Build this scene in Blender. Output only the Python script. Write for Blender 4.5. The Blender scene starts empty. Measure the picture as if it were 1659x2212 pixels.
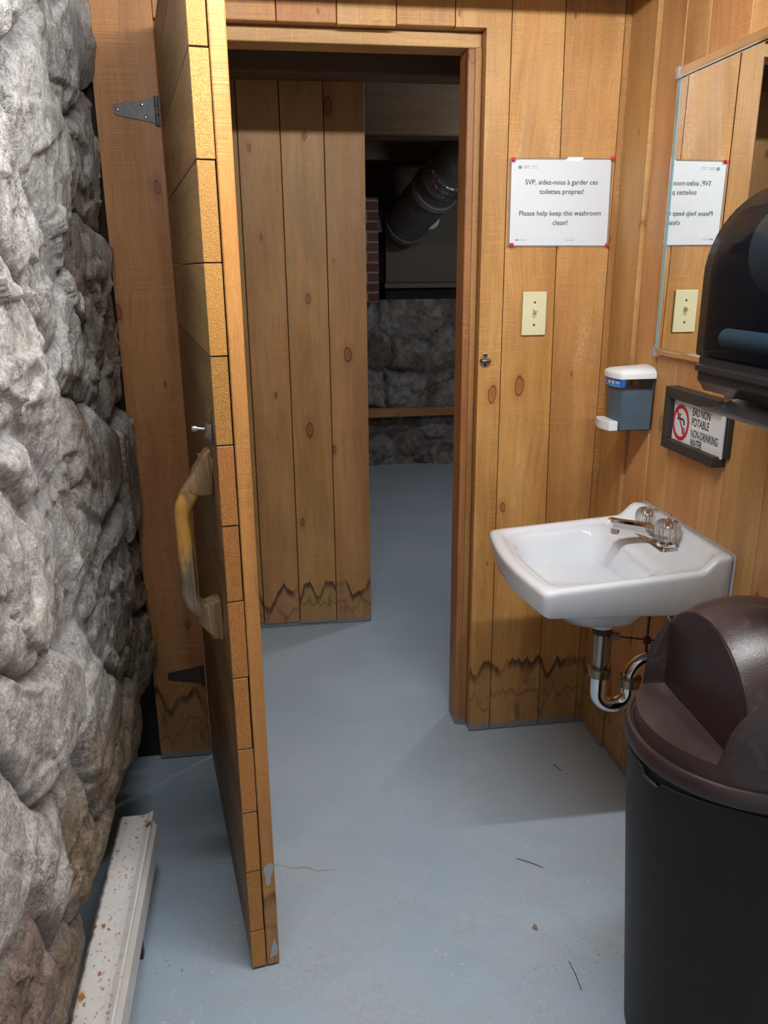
import bpy, bmesh, math, random
import numpy as np
from mathutils import Vector, Matrix

random.seed(7)
rng = np.random.default_rng(11)
S = bpy.context.scene
COL = S.collection
PI = math.pi

# ------------------------------------------------------------------ camera
H = 1.48
cam_d = bpy.data.cameras.new('camera')
cam_d.sensor_fit = 'VERTICAL'
cam_d.sensor_height = 36.0
cam_d.sensor_width = 27.0
cam_d.lens = 36.0 * 1740.0 / 2212.0
cam_d.clip_start = 0.02
cam = bpy.data.objects.new('camera', cam_d)
COL.objects.link(cam)
R = np.array([[0.98876637, -0.14927003, -0.00771459],
              [-0.05080861, -0.28712049, -0.95654603],
              [0.14056863, 0.94619252, -0.29147929]])
Rw = R.T @ np.diag([1.0, -1.0, -1.0])
M = Matrix([[*Rw[0], 0.0], [*Rw[1], 0.0], [*Rw[2], H], [0, 0, 0, 1]])
cam.matrix_world = M
S.camera = cam

# ------------------------------------------------------------------ world, exposure
W = bpy.data.worlds.new('world')
S.world = W
W.use_nodes = True
W.node_tree.nodes['Background'].inputs[0].default_value = (0.92, 0.96, 1.0, 1)
W.node_tree.nodes['Background'].inputs[1].default_value = 0.45
S.view_settings.view_transform = 'Standard'
S.view_settings.look = 'None'
S.view_settings.gamma = 1.0
S.view_settings.use_curve_mapping = False
S.view_settings.exposure = 0.38
LAMP_STRENGTH = 165.0
HALL_FILL_W = 20.0
LAMP_Y, LAMP_Z = 1.04, 2.16

# main plan
D = 2.28            # face of the back wall
XR = 1.018          # face of the right wall
XL = -0.376         # left end of the back wall planks

# ------------------------------------------------------------------ node helpers
def new_mat(name):
    m = bpy.data.materials.new(name)
    m.use_nodes = True
    nt = m.node_tree
    b = nt.nodes['Principled BSDF']
    return m, nt, b

class NB:
    """tiny node-graph helper"""
    def __init__(s, nt):
        s.nt = nt
    def n(s, t, **kw):
        nd = s.nt.nodes.new(t)
        for k, v in kw.items():
            setattr(nd, k, v)
        return nd
    def link(s, a, b):
        s.nt.links.new(a, b)
    def val(s, sock, v):
        if hasattr(v, 'is_output'):
            s.link(v, sock)
        else:
            sock.default_value = v
    def math(s, op, a, b=0.0, c=None, clamp=False):
        nd = s.n('ShaderNodeMath', operation=op, use_clamp=clamp)
        s.val(nd.inputs[0], a)
        s.val(nd.inputs[1], b)
        if c is not None:
            s.val(nd.inputs[2], c)
        return nd.outputs[0]
    def comb(s, x, y, z):
        nd = s.n('ShaderNodeCombineXYZ')
        for i, v in enumerate((x, y, z)):
            s.val(nd.inputs[i], v)
        return nd.outputs[0]
    def sep(s, v):
        nd = s.n('ShaderNodeSeparateXYZ')
        s.link(v, nd.inputs[0])
        return nd.outputs
    def noise(s, vec, scale, detail=3.0, rough=0.55, dist=0.0, out=0):
        nd = s.n('ShaderNodeTexNoise')
        s.link(vec, nd.inputs['Vector'])
        nd.inputs['Scale'].default_value = scale
        nd.inputs['Detail'].default_value = detail
        nd.inputs['Roughness'].default_value = rough
        nd.inputs['Distortion'].default_value = dist
        return nd.outputs[out]
    def vor(s, vec, scale, feature='F1', rand=1.0):
        nd = s.n('ShaderNodeTexVoronoi', feature=feature)
        s.link(vec, nd.inputs['Vector'])
        nd.inputs['Scale'].default_value = scale
        nd.inputs['Randomness'].default_value = rand
        return nd
    def mix(s, f, a, b, blend='MIX'):
        nd = s.n('ShaderNodeMix', data_type='RGBA', blend_type=blend)
        nd.clamp_factor = True
        s.val(nd.inputs['Factor'], f)
        for nm, v in (('A', a), ('B', b)):
            sock = [i for i in nd.inputs if i.name == nm and i.type == 'RGBA'][0]
            if hasattr(v, 'is_output'):
                s.link(v, sock)
            else:
                sock.default_value = (*v, 1.0) if len(v) == 3 else v
        return [o for o in nd.outputs if o.type == 'RGBA'][0]
    def smooth(s, x, lo, hi, a=0.0, b=1.0):
        nd = s.n('ShaderNodeMapRange', interpolation_type='SMOOTHSTEP')
        s.val(nd.inputs[0], x)
        nd.inputs[1].default_value = lo
        nd.inputs[2].default_value = hi
        nd.inputs[3].default_value = a
        nd.inputs[4].default_value = b
        return nd.outputs[0]
    def attr(s, name):
        nd = s.n('ShaderNodeAttribute', attribute_name=name)
        return nd.outputs['Fac']
    def obj(s):
        return s.n('ShaderNodeTexCoord').outputs['Object']
    def bump(s, h, strength, dist, normal=None):
        nd = s.n('ShaderNodeBump')
        nd.inputs['Strength'].default_value = strength
        nd.inputs['Distance'].default_value = dist
        s.link(h, nd.inputs['Height'])
        if normal is not None:
            s.link(normal, nd.inputs['Normal'])
        return nd.outputs[0]

def lin(r, g, b):
    f = lambda c: (c / 255 / 12.92) if c <= 10.3 else (((c / 255) + 0.055) / 1.055) ** 2.4
    return (f(r), f(g), f(b))

def plain(name, col, rough=0.5, metal=0.0, spec=0.5, trans=0.0, ior=1.45, coat=0.0, emis=None, bump=None):
    m, nt, b = new_mat(name)
    g = NB(nt)
    b.inputs['Roughness'].default_value = rough
    b.inputs['Metallic'].default_value = metal
    b.inputs['Specular IOR Level'].default_value = spec
    b.inputs['Transmission Weight'].default_value = trans
    b.inputs['IOR'].default_value = ior
    b.inputs['Coat Weight'].default_value = coat
    co = g.obj()
    n = g.noise(co, 30.0, 3.0)
    c = g.mix(g.math('MULTIPLY', n, 0.22), col, tuple(x * 0.72 for x in col))
    g.link(c, b.inputs['Base Color'])
    if bump:
        g.link(g.bump(g.noise(co, bump[0], 2.0), bump[1], bump[2]), b.inputs['Normal'])
    if emis:
        b.inputs['Emission Color'].default_value = (*emis[0], 1)
        b.inputs['Emission Strength'].default_value = emis[1]
    return m

def wood(name, c_lo, c_hi, axis='Z', knots=1.0, saw=0.5, stain=None, rough=0.5, streak=1.0, knot_scale=1.0, paint_foot=False, endgrain=False, sheen_streak=0.0):
    """boards: axis = direction of the grain; 'tone' per-face value and 'seed' offset per board"""
    m, nt, b = new_mat(name)
    g = NB(nt)
    co = g.obj()
    x, y, z = g.sep(co)
    seed = g.math('MULTIPLY', g.attr('seed'), 7.31)
    tone = g.attr('tone')
    if axis == 'Z':
        lat, lon, th = g.math('ADD', x, y), z, g.math('SUBTRACT', x, y)
    elif axis == 'X':
        lat, lon, th = g.math('ADD', z, y), x, g.math('SUBTRACT', y, z)
    else:
        lat, lon, th = g.math('ADD', z, x), y, g.math('SUBTRACT', z, x)
    lats = g.math('ADD', lat, seed)
    # gentle wander of the grain
    wander = g.noise(g.comb(g.math('MULTIPLY', lats, 3.0), g.math('MULTIPLY', lon, 1.6), seed), 1.0, 2.0)
    latw = g.math('ADD', lats, g.math('MULTIPLY', wander, 0.10))
    G = g.comb(latw, g.math('MULTIPLY', lon, 0.03), seed)
    n1 = g.noise(G, 14.0, 3.0, 0.6)
    n2 = g.noise(G, 70.0, 4.0, 0.6)
    n2b = g.noise(g.comb(latw, g.math('MULTIPLY', lon, 0.035), seed), 260.0, 2.0, 0.6)
    blotch = g.noise(g.comb(g.math('MULTIPLY', lats, 6.0), g.math('MULTIPLY', lon, 2.0), seed), 1.0, 3.0)
    f = g.math('ADD', g.math('MULTIPLY', n1, 0.60 * streak), g.math('MULTIPLY', n2, 0.32 * streak))
    f = g.math('ADD', f, g.math('MULTIPLY', blotch, 0.75))
    f = g.smooth(f, 0.52 + 0.45 * (streak - 1), 1.12 + 0.45 * (streak - 1))
    col = g.mix(f, c_lo, c_hi)
    # fine fibre
    col = g.mix(g.smooth(n2b, 0.48, 0.78, 0, 0.38), col, tuple(v * 0.66 for v in c_lo))
    # reddish long streaks
    rs = g.noise(g.comb(latw, g.math('MULTIPLY', lon, 0.10), seed), 30.0, 2.0)
    col = g.mix(g.smooth(rs, 0.60, 0.72, 0, 0.45), col, (c_hi[0] * 0.95, c_hi[1] * 0.74, c_hi[2] * 0.5))
    if sheen_streak > 0:  # pale sheen highlights along the grain, painted into the colour
        ws = g.noise(g.comb(latw, g.math('MULTIPLY', lon, 0.09), seed), 22.0, 3.0)
        sp = g.noise(g.comb(lats, g.math('MULTIPLY', lon, 0.6), seed), 170.0, 3.0)
        wm = g.math('MULTIPLY', g.smooth(ws, 0.56, 0.76), g.smooth(sp, 0.35, 0.75))
        col = g.mix(g.math('MULTIPLY', wm, sheen_streak), col, (0.72, 0.52, 0.32))
    fuzz = g.noise(g.comb(lats, g.math('MULTIPLY', lon, 0.45), seed), 330.0, 3.0, 0.7)
    col = g.mix(g.smooth(fuzz, 0.45, 0.75, 0, 0.30), col, tuple(v * 0.62 for v in c_lo))
    col = g.mix(g.smooth(fuzz, 0.50, 0.25, 0, 0.22), col, tuple(min(1, v * 1.25 + 0.02) for v in c_hi))
    bumpsrc = g.math('ADD', g.math('MULTIPLY', n2, 0.6), g.math('MULTIPLY', g.math('ADD', n2b, fuzz), 0.4))
    # saw marks across the grain
    if saw > 0:
        sm = g.noise(g.comb(g.math('MULTIPLY', lats, 2.2), g.math('MULTIPLY', lon, 380.0), seed), 1.0, 2.0)
        sk = g.noise(g.comb(g.math('MULTIPLY', lats, 22.0), g.math('MULTIPLY', lon, 5.0), seed), 1.0, 3.0)
        sk = g.smooth(sk, 0.36, 0.66)
        smm = g.math('MULTIPLY', g.math('SUBTRACT', sm, 0.5), sk)
        col = g.mix(g.smooth(smm, 0.02, 0.16, 0, 0.30 * saw), col, tuple(min(1, v * 1.35 + 0.03) for v in c_hi))
        col = g.mix(g.smooth(smm, -0.02, -0.16, 0, 0.26 * saw), col, tuple(v * 0.55 for v in c_lo))
        bumpsrc = g.math('ADD', bumpsrc, g.math('MULTIPLY', smm, 1.2 * saw))
    # knots
    if knots > 0:
        kv = g.comb(g.math('MULTIPLY', lats, 7.0 * knot_scale), g.math('MULTIPLY', lon, 3.4 * knot_scale), g.math('MULTIPLY', seed, 1.7))
        wob = g.noise(kv, 3.0, 2.0, out=1)
        kvw = g.n('ShaderNodeVectorMath', operation='MULTIPLY_ADD')
        g.link(wob, kvw.inputs[0])
        kvw.inputs[1].default_value = (0.10, 0.10, 0.0)
        g.link(kv, kvw.inputs[2])
        vd = g.vor(kvw.outputs[0], 1.0)
        vd.voronoi_dimensions = '2D'
        dist = vd.outputs['Distance']
        cr, cg, cb = g.sep(vd.outputs['Color'])
        keep = g.smooth(cr, 0.46, 0.5)
        size = g.math('ADD', 0.22, g.math('MULTIPLY', g.math('MULTIPLY', cg, cg), 0.95))
        dn = g.math('DIVIDE', dist, size)
        halo = g.math('MULTIPLY', g.smooth(dn, 0.26, 0.06), keep)
        core = g.math('MULTIPLY', g.smooth(dn, 0.085, 0.03), keep)
        ring = g.math('MULTIPLY', g.smooth(g.math('ABSOLUTE', g.math('SUBTRACT', dn, 0.082)), 0.022, 0.004), keep)
        col = g.mix(g.math('MULTIPLY', halo, 0.45 * knots), col, (c_lo[0] * 0.95, c_lo[1] * 0.70, c_lo[2] * 0.55))
        col = g.mix(g.math('MULTIPLY', core, 0.62 * knots), col, (c_lo[0] * 0.62, c_lo[1] * 0.46, c_lo[2] * 0.38))
        col = g.mix(g.math('MULTIPLY', ring, 0.8 * knots), col, (c_lo[0] * 0.26, c_lo[1] * 0.17, c_lo[2] * 0.13))
        bumpsrc = g.math('ADD', bumpsrc, g.math('MULTIPLY', halo, 0.5))
    if endgrain:
        # growth rings and saw-fuzz on the cut board ends (faces marked by 'endg')
        eg = g.attr('endg')
        rr = g.n('ShaderNodeVectorMath', operation='LENGTH')
        g.link(g.comb(g.math('ADD', x, 0.06), 0.0, g.math('MULTIPLY', g.math('SUBTRACT', g.math('FRACT', g.math('MULTIPLY', g.math('ADD', z, seed), 6.4)), 0.5), 0.08)), rr.inputs[0])
        rg = g.math('SINE', g.math('ADD', g.math('MULTIPLY', rr.outputs['Value'], 1500.0), g.math('MULTIPLY', wander, 18.0)))
        fz = g.noise(co, 420.0, 2.0, 0.7)
        ec = g.mix(g.smooth(fz, 0.3, 0.7), (0.36, 0.150, 0.030), (0.58, 0.275, 0.068))
        ec = g.mix(g.smooth(rg, 0.2, 1.0, 0, 0.25), ec, (0.25, 0.11, 0.028))
        col = g.mix(eg, col, ec)
        bumpsrc = g.math('ADD', bumpsrc, g.math('MULTIPLY', g.math('MULTIPLY', fz, eg), 2.0))
    # board-to-board tone
    tn = g.n('ShaderNodeHueSaturation')
    g.link(col, tn.inputs['Color'])
    g.link(tone, tn.inputs['Value'])
    hue = g.math('ADD', 0.5, g.math('MULTIPLY', g.math('SUBTRACT', g.math('FRACT', g.math('MULTIPLY', seed, 0.173)), 0.5), 0.016))
    g.link(hue, tn.inputs['Hue'])
    col = tn.outputs[0]
    rgh = g.smooth(n1, 0.3, 0.7, rough - 0.08, rough + 0.10)
    # water stains that crept up from the floor
    if stain is not None:
        h0, amp, dark = stain
        z0 = z
        def peaks(k, sd_, a_):
            nn = g.noise(g.comb(g.math('MULTIPLY', lats, k), seed, sd_), 1.0, 1.0, 0.5)
            pk = g.math('SUBTRACT', 1.0, g.math('MULTIPLY', g.math('ABSOLUTE', g.math('SUBTRACT', nn, 0.5)), 5.0))
            return g.math('MULTIPLY', pk, a_)
        fine_ = g.noise(g.comb(g.math('MULTIPLY', lats, 70.0), g.math('MULTIPLY', z0, 12.0), seed), 1.0, 3.0)
        hh = g.math('ADD', h0 - amp * 0.55, g.math('ADD', peaks(11.0, 0.0, amp), g.math('MULTIPLY', g.math('SUBTRACT', fine_, 0.5), 0.025)))
        dd = g.math('SUBTRACT', z0, hh)
        band = g.math('MULTIPLY', g.smooth(dd, 0.008, -0.003), g.smooth(dd, -0.042, -0.006))
        vary = g.smooth(g.noise(g.comb(g.math('MULTIPLY', lats, 18.0), z0, seed), 1.0, 2.0), 0.32, 0.55, 0.25, 1.0)
        band = g.math('MULTIPLY', band, vary)
        hh2 = g.math('ADD', h0 * 0.55 - amp * 0.4, g.math('ADD', peaks(15.0, 4.0, amp * 0.7), g.math('MULTIPLY', g.math('SUBTRACT', fine_, 0.5), 0.02)))
        dd2 = g.math('SUBTRACT', z0, hh2)
        band2 = g.math('MULTIPLY', g.smooth(dd2, 0.004, 0.0), g.smooth(dd2, -0.018, -0.002))
        under = g.smooth(dd, 0.0, -0.02)
        bl = g.noise(g.comb(g.math('MULTIPLY', lats, 30.0), g.math('MULTIPLY', z0, 11.0), seed), 1.0, 3.0)
        col = g.mix(g.math('MULTIPLY', under, 0.30), col, (0.30, 0.20, 0.10))
        col = g.mix(g.math('MULTIPLY', g.math('MULTIPLY', under, g.smooth(bl, 0.52, 0.70)), 0.55), col, (0.10, 0.055, 0.025))
        col = g.mix(g.math('MULTIPLY', band, dark), col, (0.060, 0.026, 0.012))
        col = g.mix(g.math('MULTIPLY', band2, dark * 0.5), col, (0.08, 0.042, 0.02))
    if paint_foot:
        pe = g.noise(g.comb(g.math('MULTIPLY', lats, 24.0), g.math('MULTIPLY', lon, 8.0), 0.0), 1.0, 3.0)
        edge = g.math('SUBTRACT', g.math('ADD', z, 0.0), g.math('MULTIPLY', pe, 0.042))
        col = g.mix(g.smooth(edge, 0.008, -0.002, 0, 0.8), col, (0.21, 0.24, 0.27))
    g.link(col, b.inputs['Base Color'])
    g.link(rgh, b.inputs['Roughness'])
    b.inputs['Specular IOR Level'].default_value = 0.42
    g.link(g.bump(bumpsrc, 0.55, 0.0016), b.inputs['Normal'])
    return m

def stone_mat(name, dim=1.0):
    m, nt, b = new_mat(name)
    g = NB(nt)
    co = g.obj()
    mort = g.attr('mortar')
    tone = g.attr('tone')
    brown = g.attr('brown')
    sx, sy, sz = g.sep(co)
    cs = g.comb(sx, sy, g.math('MULTIPLY', sz, 0.45))
    big = g.noise(co, 5.0, 4.0, 0.6)
    mid = g.noise(co, 24.0, 6.0, 0.70)
    fine = g.noise(co, 150.0, 4.0, 0.75)
    grit = g.noise(co, 420.0, 2.0, 0.7)
    k = g.math('ADD', g.math('MULTIPLY', mid, 0.6), g.math('MULTIPLY', fine, 0.55))
    light = g.mix(g.smooth(k, 0.38, 0.78), (0.26, 0.25, 0.235), (0.78, 0.765, 0.735))
    warm = g.mix(g.smooth(k, 0.38, 0.78), (0.13, 0.092, 0.062), (0.46, 0.37, 0.28))
    pink = g.mix(g.smooth(k, 0.40, 0.75), (0.15, 0.105, 0.095), (0.40, 0.32, 0.29))
    tn = g.math('ADD', tone, g.math('MULTIPLY', g.math('SUBTRACT', big, 0.5), 1.3))
    wf = g.smooth(g.math('ADD', g.math('ADD', g.math('MULTIPLY', brown, 1.15), g.math('MULTIPLY', g.math('SUBTRACT', big, 0.5), 1.6)), g.math('MULTIPLY', g.math('SUBTRACT', tone, 0.5), 0.6)), 0.35, 0.85)
    col = g.mix(wf, light, warm)
    col = g.mix(g.math('MULTIPLY', g.smooth(tn, 0.62, 0.9), g.smooth(brown, 0.1, 0.6, 0.15, 0.8)), col, pink)
    mcol = g.mix(g.smooth(fine, 0.35, 0.7), (0.28, 0.285, 0.295), (0.50, 0.505, 0.51))
    mcol = g.mix(g.math('MULTIPLY', brown, 0.45), mcol, (0.20, 0.17, 0.14))
    col = g.mix(g.math('MULTIPLY', mort, 0.8), col, mcol)
    # dark mineral flecks and pits
    vd = g.vor(cs, 38.0).outputs['Distance']
    fl = g.math('MULTIPLY', g.smooth(vd, 0.22, 0.08), g.smooth(g.noise(co, 9.0, 3.0), 0.52, 0.66))
    col = g.mix(g.math('MULTIPLY', fl, 0.65), col, (0.075, 0.06, 0.05))
    vn = g.noise(co, 7.0, 8.0, 0.72)
    vein = g.math('MULTIPLY', g.smooth(g.math('ABSOLUTE', g.math('SUBTRACT', vn, 0.5)), 0.014, 0.002), g.smooth(big, 0.45, 0.6))
    col = g.mix(g.math('MULTIPLY', vein, 0.55), col, (0.10, 0.085, 0.075))
    col = g.mix(g.smooth(grit, 0.60, 0.78, 0, 0.4), col, (0.85, 0.84, 0.80))
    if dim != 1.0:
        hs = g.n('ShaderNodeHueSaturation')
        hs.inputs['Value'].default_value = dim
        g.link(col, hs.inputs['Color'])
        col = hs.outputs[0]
    g.link(col, b.inputs['Base Color'])
    b.inputs['Roughness'].default_value = 0.82
    b.inputs['Specular IOR Level'].default_value = 0.25
    hsum = g.math('ADD', g.math('ADD', g.math('MULTIPLY', mid, 1.2), g.math('MULTIPLY', fine, 0.7)), g.math('MULTIPLY', grit, 0.22))
    hsum = g.math('SUBTRACT', hsum, g.math('MULTIPLY', vein, 0.25))
    g.link(g.bump(hsum, 0.85, 0.008), b.inputs['Normal'])
    return m

def floor_mat():
    m, nt, b = new_mat('painted_floor')
    g = NB(nt)
    co = g.obj()
    x, y, z = g.sep(co)
    n1 = g.noise(co, 2.2, 4.0, 0.6)
    n2 = g.noise(co, 14.0, 4.0, 0.65)
    col = g.mix(g.smooth(n1, 0.3, 0.7), (0.41, 0.535, 0.655), (0.48, 0.60, 0.72))
    col = g.mix(g.smooth(n2, 0.45, 0.75, 0, 0.5), col, (0.48, 0.60, 0.72))
    # worn, dirtier region towards the camera (paint wear)
    wear = g.math('MULTIPLY', g.smooth(y, 2.0, 1.45), g.smooth(g.noise(co, 4.5, 4.0, 0.6), 0.40, 0.62))
    # white chips
    wv = g.n('ShaderNodeVectorMath', operation='MULTIPLY_ADD')
    g.link(g.noise(co, 60.0, 2.0, out=1), wv.inputs[0])
    wv.inputs[1].default_value = (0.02, 0.02, 0.0)
    g.link(co, wv.inputs[2])
    v1 = g.vor(wv.outputs[0], 62.0)
    r1, g1, b1 = g.sep(v1.outputs['Color'])
    chip = g.math('MULTIPLY', g.smooth(v1.outputs['Distance'], 0.20, 0.12), g.smooth(r1, 0.62, 0.66))
    chip = g.math('MULTIPLY', chip, g.math('MULTIPLY', g.smooth(g.noise(co, 6.0, 3.0), 0.46, 0.58), g.smooth(y, 2.3, 1.7)))
    col = g.mix(g.math('MULTIPLY', chip, 0.85), col, (0.76, 0.78, 0.77))
    # brown crumbs
    v2 = g.vor(wv.outputs[0], 120.0)
    r2, g2, b2 = g.sep(v2.outputs['Color'])
    crumb = g.math('MULTIPLY', g.smooth(v2.outputs['Distance'], 0.26, 0.14), g.smooth(r2, 0.60, 0.66))
    patch = g.smooth(g.noise(co, 5.5, 3.0), 0.50, 0.62)
    crumb = g.math('MULTIPLY', crumb, g.math('MULTIPLY', patch, g.smooth(y, 2.05, 1.5)))
    col = g.mix(g.math('MULTIPLY', crumb, 0.7), col, (0.20, 0.15, 0.10))
    # scuffs
    sc = g.noise(g.comb(g.math('MULTIPLY', x, 40.0), g.math('MULTIPLY', y, 90.0), 0.0), 1.0, 4.0, 0.7, 1.5)
    scm = g.math('MULTIPLY', g.smooth(g.math('ABSOLUTE', g.math('SUBTRACT', sc, 0.5)), 0.02, 0.004), wear)
    col = g.mix(g.math('MULTIPLY', scm, 0.62), col, (0.25, 0.235, 0.20))
    col = g.mix(g.math('MULTIPLY', wear, 0.20), col, (0.50, 0.52, 0.52))
    # hairline crack
    cn = g.noise(co, 18.0, 3.0)
    cy = g.math('SUBTRACT', y, g.math('ADD', g.math('MULTIPLY', x, -0.26), g.math('ADD', 1.722, g.math('MULTIPLY', cn, 0.035))))
    ck = g.math('MULTIPLY', g.smooth(g.math('ABSOLUTE', cy), 0.0035, 0.001), g.math('MULTIPLY', g.smooth(x, 0.15, 0.09), g.smooth(x, -0.2, -0.15)))
    col = g.mix(g.math('MULTIPLY', ck, 0.5), col, (0.20, 0.17, 0.15))
    g.link(col, b.inputs['Base Color'])
    rg = g.smooth(n2, 0.3, 0.7, 0.42, 0.58)
    g.link(rg, b.inputs['Roughness'])
    b.inputs['Specular IOR Level'].default_value = 0.4
    h = g.math('ADD', g.math('MULTIPLY', g.noise(co, 45.0, 4.0, 0.6), 0.6), g.math('MULTIPLY', g.noise(co, 6.0, 3.0), 2.2))
    h = g.math('ADD', h, g.math('MULTIPLY', chip, 0.2))
    g.link(g.bump(h, 0.35, 0.006), b.inputs['Normal'])
    return m

# ------------------------------------------------------------------ mesh helpers
class MB:
    """collects shapes, then links them as one mesh object"""
    def __init__(s):
        s.v, s.f, s.t, s.sd, s.eg, s.sm = [], [], [], [], [], []
    def add(s, verts, faces, tone=1.0, seed=0.0, smooth=False, eg=0.0):
        o = len(s.v)
        s.v += [tuple(p) for p in verts]
        for f in faces:
            s.f.append(tuple(i + o for i in f))
            s.t.append(tone)
            s.sd.append(seed)
            s.eg.append(eg)
            s.sm.append(smooth)
        return s
    def from_bm(s, bm, tone=1.0, seed=0.0, smooth=False, eg=0.0):
        bm.verts.index_update()
        s.add([v.co[:] for v in bm.verts], [[v.index for v in f.verts] for f in bm.faces], tone, seed, smooth, eg)
        bm.free()
        return s
    def box(s, x0, x1, y0, y1, z0, z1, bev=0.0, tone=1.0, seed=0.0, seg=1, smooth=False, eg_axis=None):
        bm = bmesh.new()
        bmesh.ops.create_cube(bm, size=1.0)
        for v in bm.verts:
            v.co = Vector(((x0 + x1) / 2 + v.co.x * (x1 - x0), (y0 + y1) / 2 + v.co.y * (y1 - y0), (z0 + z1) / 2 + v.co.z * (z1 - z0)))
        if bev > 0:
            bmesh.ops.bevel(bm, geom=bm.edges[:], offset=bev, segments=seg, affect='EDGES', profile=0.5)
        if eg_axis is None:
            return s.from_bm(bm, tone, seed, smooth)
        bm.normal_update()
        bm.verts.index_update()
        o = len(s.v)
        s.v += [v.co[:] for v in bm.verts]
        for f in bm.faces:
            s.f.append(tuple(v.index + o for v in f.verts))
            s.t.append(tone)
            s.sd.append(seed)
            s.eg.append(1.0 if abs(f.normal[eg_axis]) > 0.8 else 0.0)
            s.sm.append(smooth)
        bm.free()
        return s
    def lathe(s, prof, c=(0, 0, 0), axis='Z', seg=40, tone=1.0, close=True, smooth=True):
        vs, fs = [], []
        n = len(prof)
        for i in range(seg):
            a = 2 * PI * i / seg
            for r, h in prof:
                p = (r * math.cos(a), r * math.sin(a), h)
                if axis == 'X':
                    p = (p[2], p[0], p[1])
                elif axis == 'Y':
                    p = (p[0], p[2], -p[1])
                vs.append((p[0] + c[0], p[1] + c[1], p[2] + c[2]))
        for i in range(seg):
            j = (i + 1) % seg
            for k in range(n - 1):
                fs.append((i * n + k, j * n + k, j * n + k + 1, i * n + k + 1))
        if close:
            if prof[0][0] > 1e-6:
                fs.append([i * n for i in range(seg)][::-1])
            if prof[-1][0] > 1e-6:
                fs.append([i * n + n - 1 for i in range(seg)])
        return s.add(vs, fs, tone, 0.0, smooth)
    def tube(s, pts, rad, seg=16, tone=1.0, cap=True, smooth=True):
        pts = [Vector(p) for p in pts]
        if not hasattr(rad, '__len__'):
            rad = [rad] * len(pts)
        vs, fs = [], []
        up = None
        for i, p in enumerate(pts):
            t = (pts[min(i + 1, len(pts) - 1)] - pts[max(i - 1, 0)]).normalized()
            if up is None:
                up = Vector((0, 0, 1)) if abs(t.z) < 0.9 else Vector((0, 1, 0))
            a = (up - t * up.dot(t)).normalized()
            up = a
            bb = t.cross(a)
            for k in range(seg):
                an = 2 * PI * k / seg
                vs.append(p + (a * math.cos(an) + bb * math.sin(an)) * rad[i])
        for i in range(len(pts) - 1):
            for k in range(seg):
                l = (k + 1) % seg
                fs.append((i * seg + k, i * seg + l, (i + 1) * seg + l, (i + 1) * seg + k))
        if cap:
            fs.append(tuple(range(seg))[::-1])
            fs.append(tuple((len(pts) - 1) * seg + k for k in range(seg)))
        return s.add(vs, fs, tone, 0.0, smooth)
    def prism(s, poly, a, b, plane='XZ', tone=1.0, seed=0.0, bev=0.0, smooth=False):
        """polygon extruded: plane XZ along y, XY along z, YZ along x"""
        def mk(u, v, w):
            return {'XZ': (u, w, v), 'XY': (u, v, w), 'YZ': (w, u, v)}[plane]
        bm = bmesh.new()
        lo = [bm.verts.new(mk(u, v, a)) for u, v in poly]
        hi = [bm.verts.new(mk(u, v, b)) for u, v in poly]
        n = len(poly)
        bm.faces.new(lo)
        bm.faces.new(hi[::-1])
        for i in range(n):
            j = (i + 1) % n
            bm.faces.new((lo[i], hi[i], hi[j], lo[j]))
        bmesh.ops.recalc_face_normals(bm, faces=bm.faces[:])
        if bev > 0:
            bmesh.ops.bevel(bm, geom=bm.edges[:], offset=bev, segments=2, affect='EDGES', profile=0.5)
        return s.from_bm(bm, tone, seed, smooth)
    def build(s, name, mat, parent=None, origin=None, recalc=True, sharp=35):
        me = bpy.data.meshes.new(name)
        off = Vector(origin) if origin is not None else (Vector(parent.get('_o', (0, 0, 0))) if parent is not None else Vector((0, 0, 0)))
        me.from_pydata([tuple(Vector(p) - off) for p in s.v], [], s.f)
        if recalc:
            bm = bmesh.new()
            bm.from_mesh(me)
            bmesh.ops.recalc_face_normals(bm, faces=bm.faces[:])
            bm.to_mesh(me)
            bm.free()
        for nm, arr in (('tone', s.t), ('seed', s.sd), ('endg', s.eg)):
            at = me.attributes.new(nm, 'FLOAT', 'FACE')
            at.data.foreach_set('value', arr)
        me.polygons.foreach_set('use_smooth', s.sm)
        if any(s.sm):
            me.set_sharp_from_angle(angle=math.radians(sharp))
        me.materials.append(mat)
        me.update()
        o = bpy.data.objects.new(name, me)
        COL.objects.link(o)
        if parent is not None:
            o.parent = parent
        else:
            o.location = off
        return o

def tag(o, label=None, cat=None, group=None, kind=None):
    if label:
        o['label'] = label
    if cat:
        o['category'] = cat
    if group:
        o['group'] = group
    if kind:
        o['kind'] = kind
    return o

_origins = {}
def thing(name, loc, label, cat, group=None, kind=None, rotz=0.0):
    """an Empty at the thing's base; part vertices are given in world space and shifted by it"""
    o = bpy.data.objects.new(name, None)
    COL.objects.link(o)
    o.location = loc
    o.rotation_euler = (0, 0, rotz)
    o.empty_display_size = 0.05
    _origins[o.name] = Vector(loc)
    return tag(o, label, cat, group, kind)

def part(mb, name, mat, parent, local=False, label=None, sharp=35):
    """build a part; sub-part if parent is a mesh. vertices in world space unless local"""
    root = parent
    while root.parent is not None:
        root = root.parent
    off = Vector((0, 0, 0)) if local else _origins.get(root.name, Vector((0, 0, 0)))
    o = mb.build(name, mat, None, origin=off, sharp=sharp)
    o.location = (0, 0, 0)
    o.parent = parent
    if label:
        o['label'] = label
    return o

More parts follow.
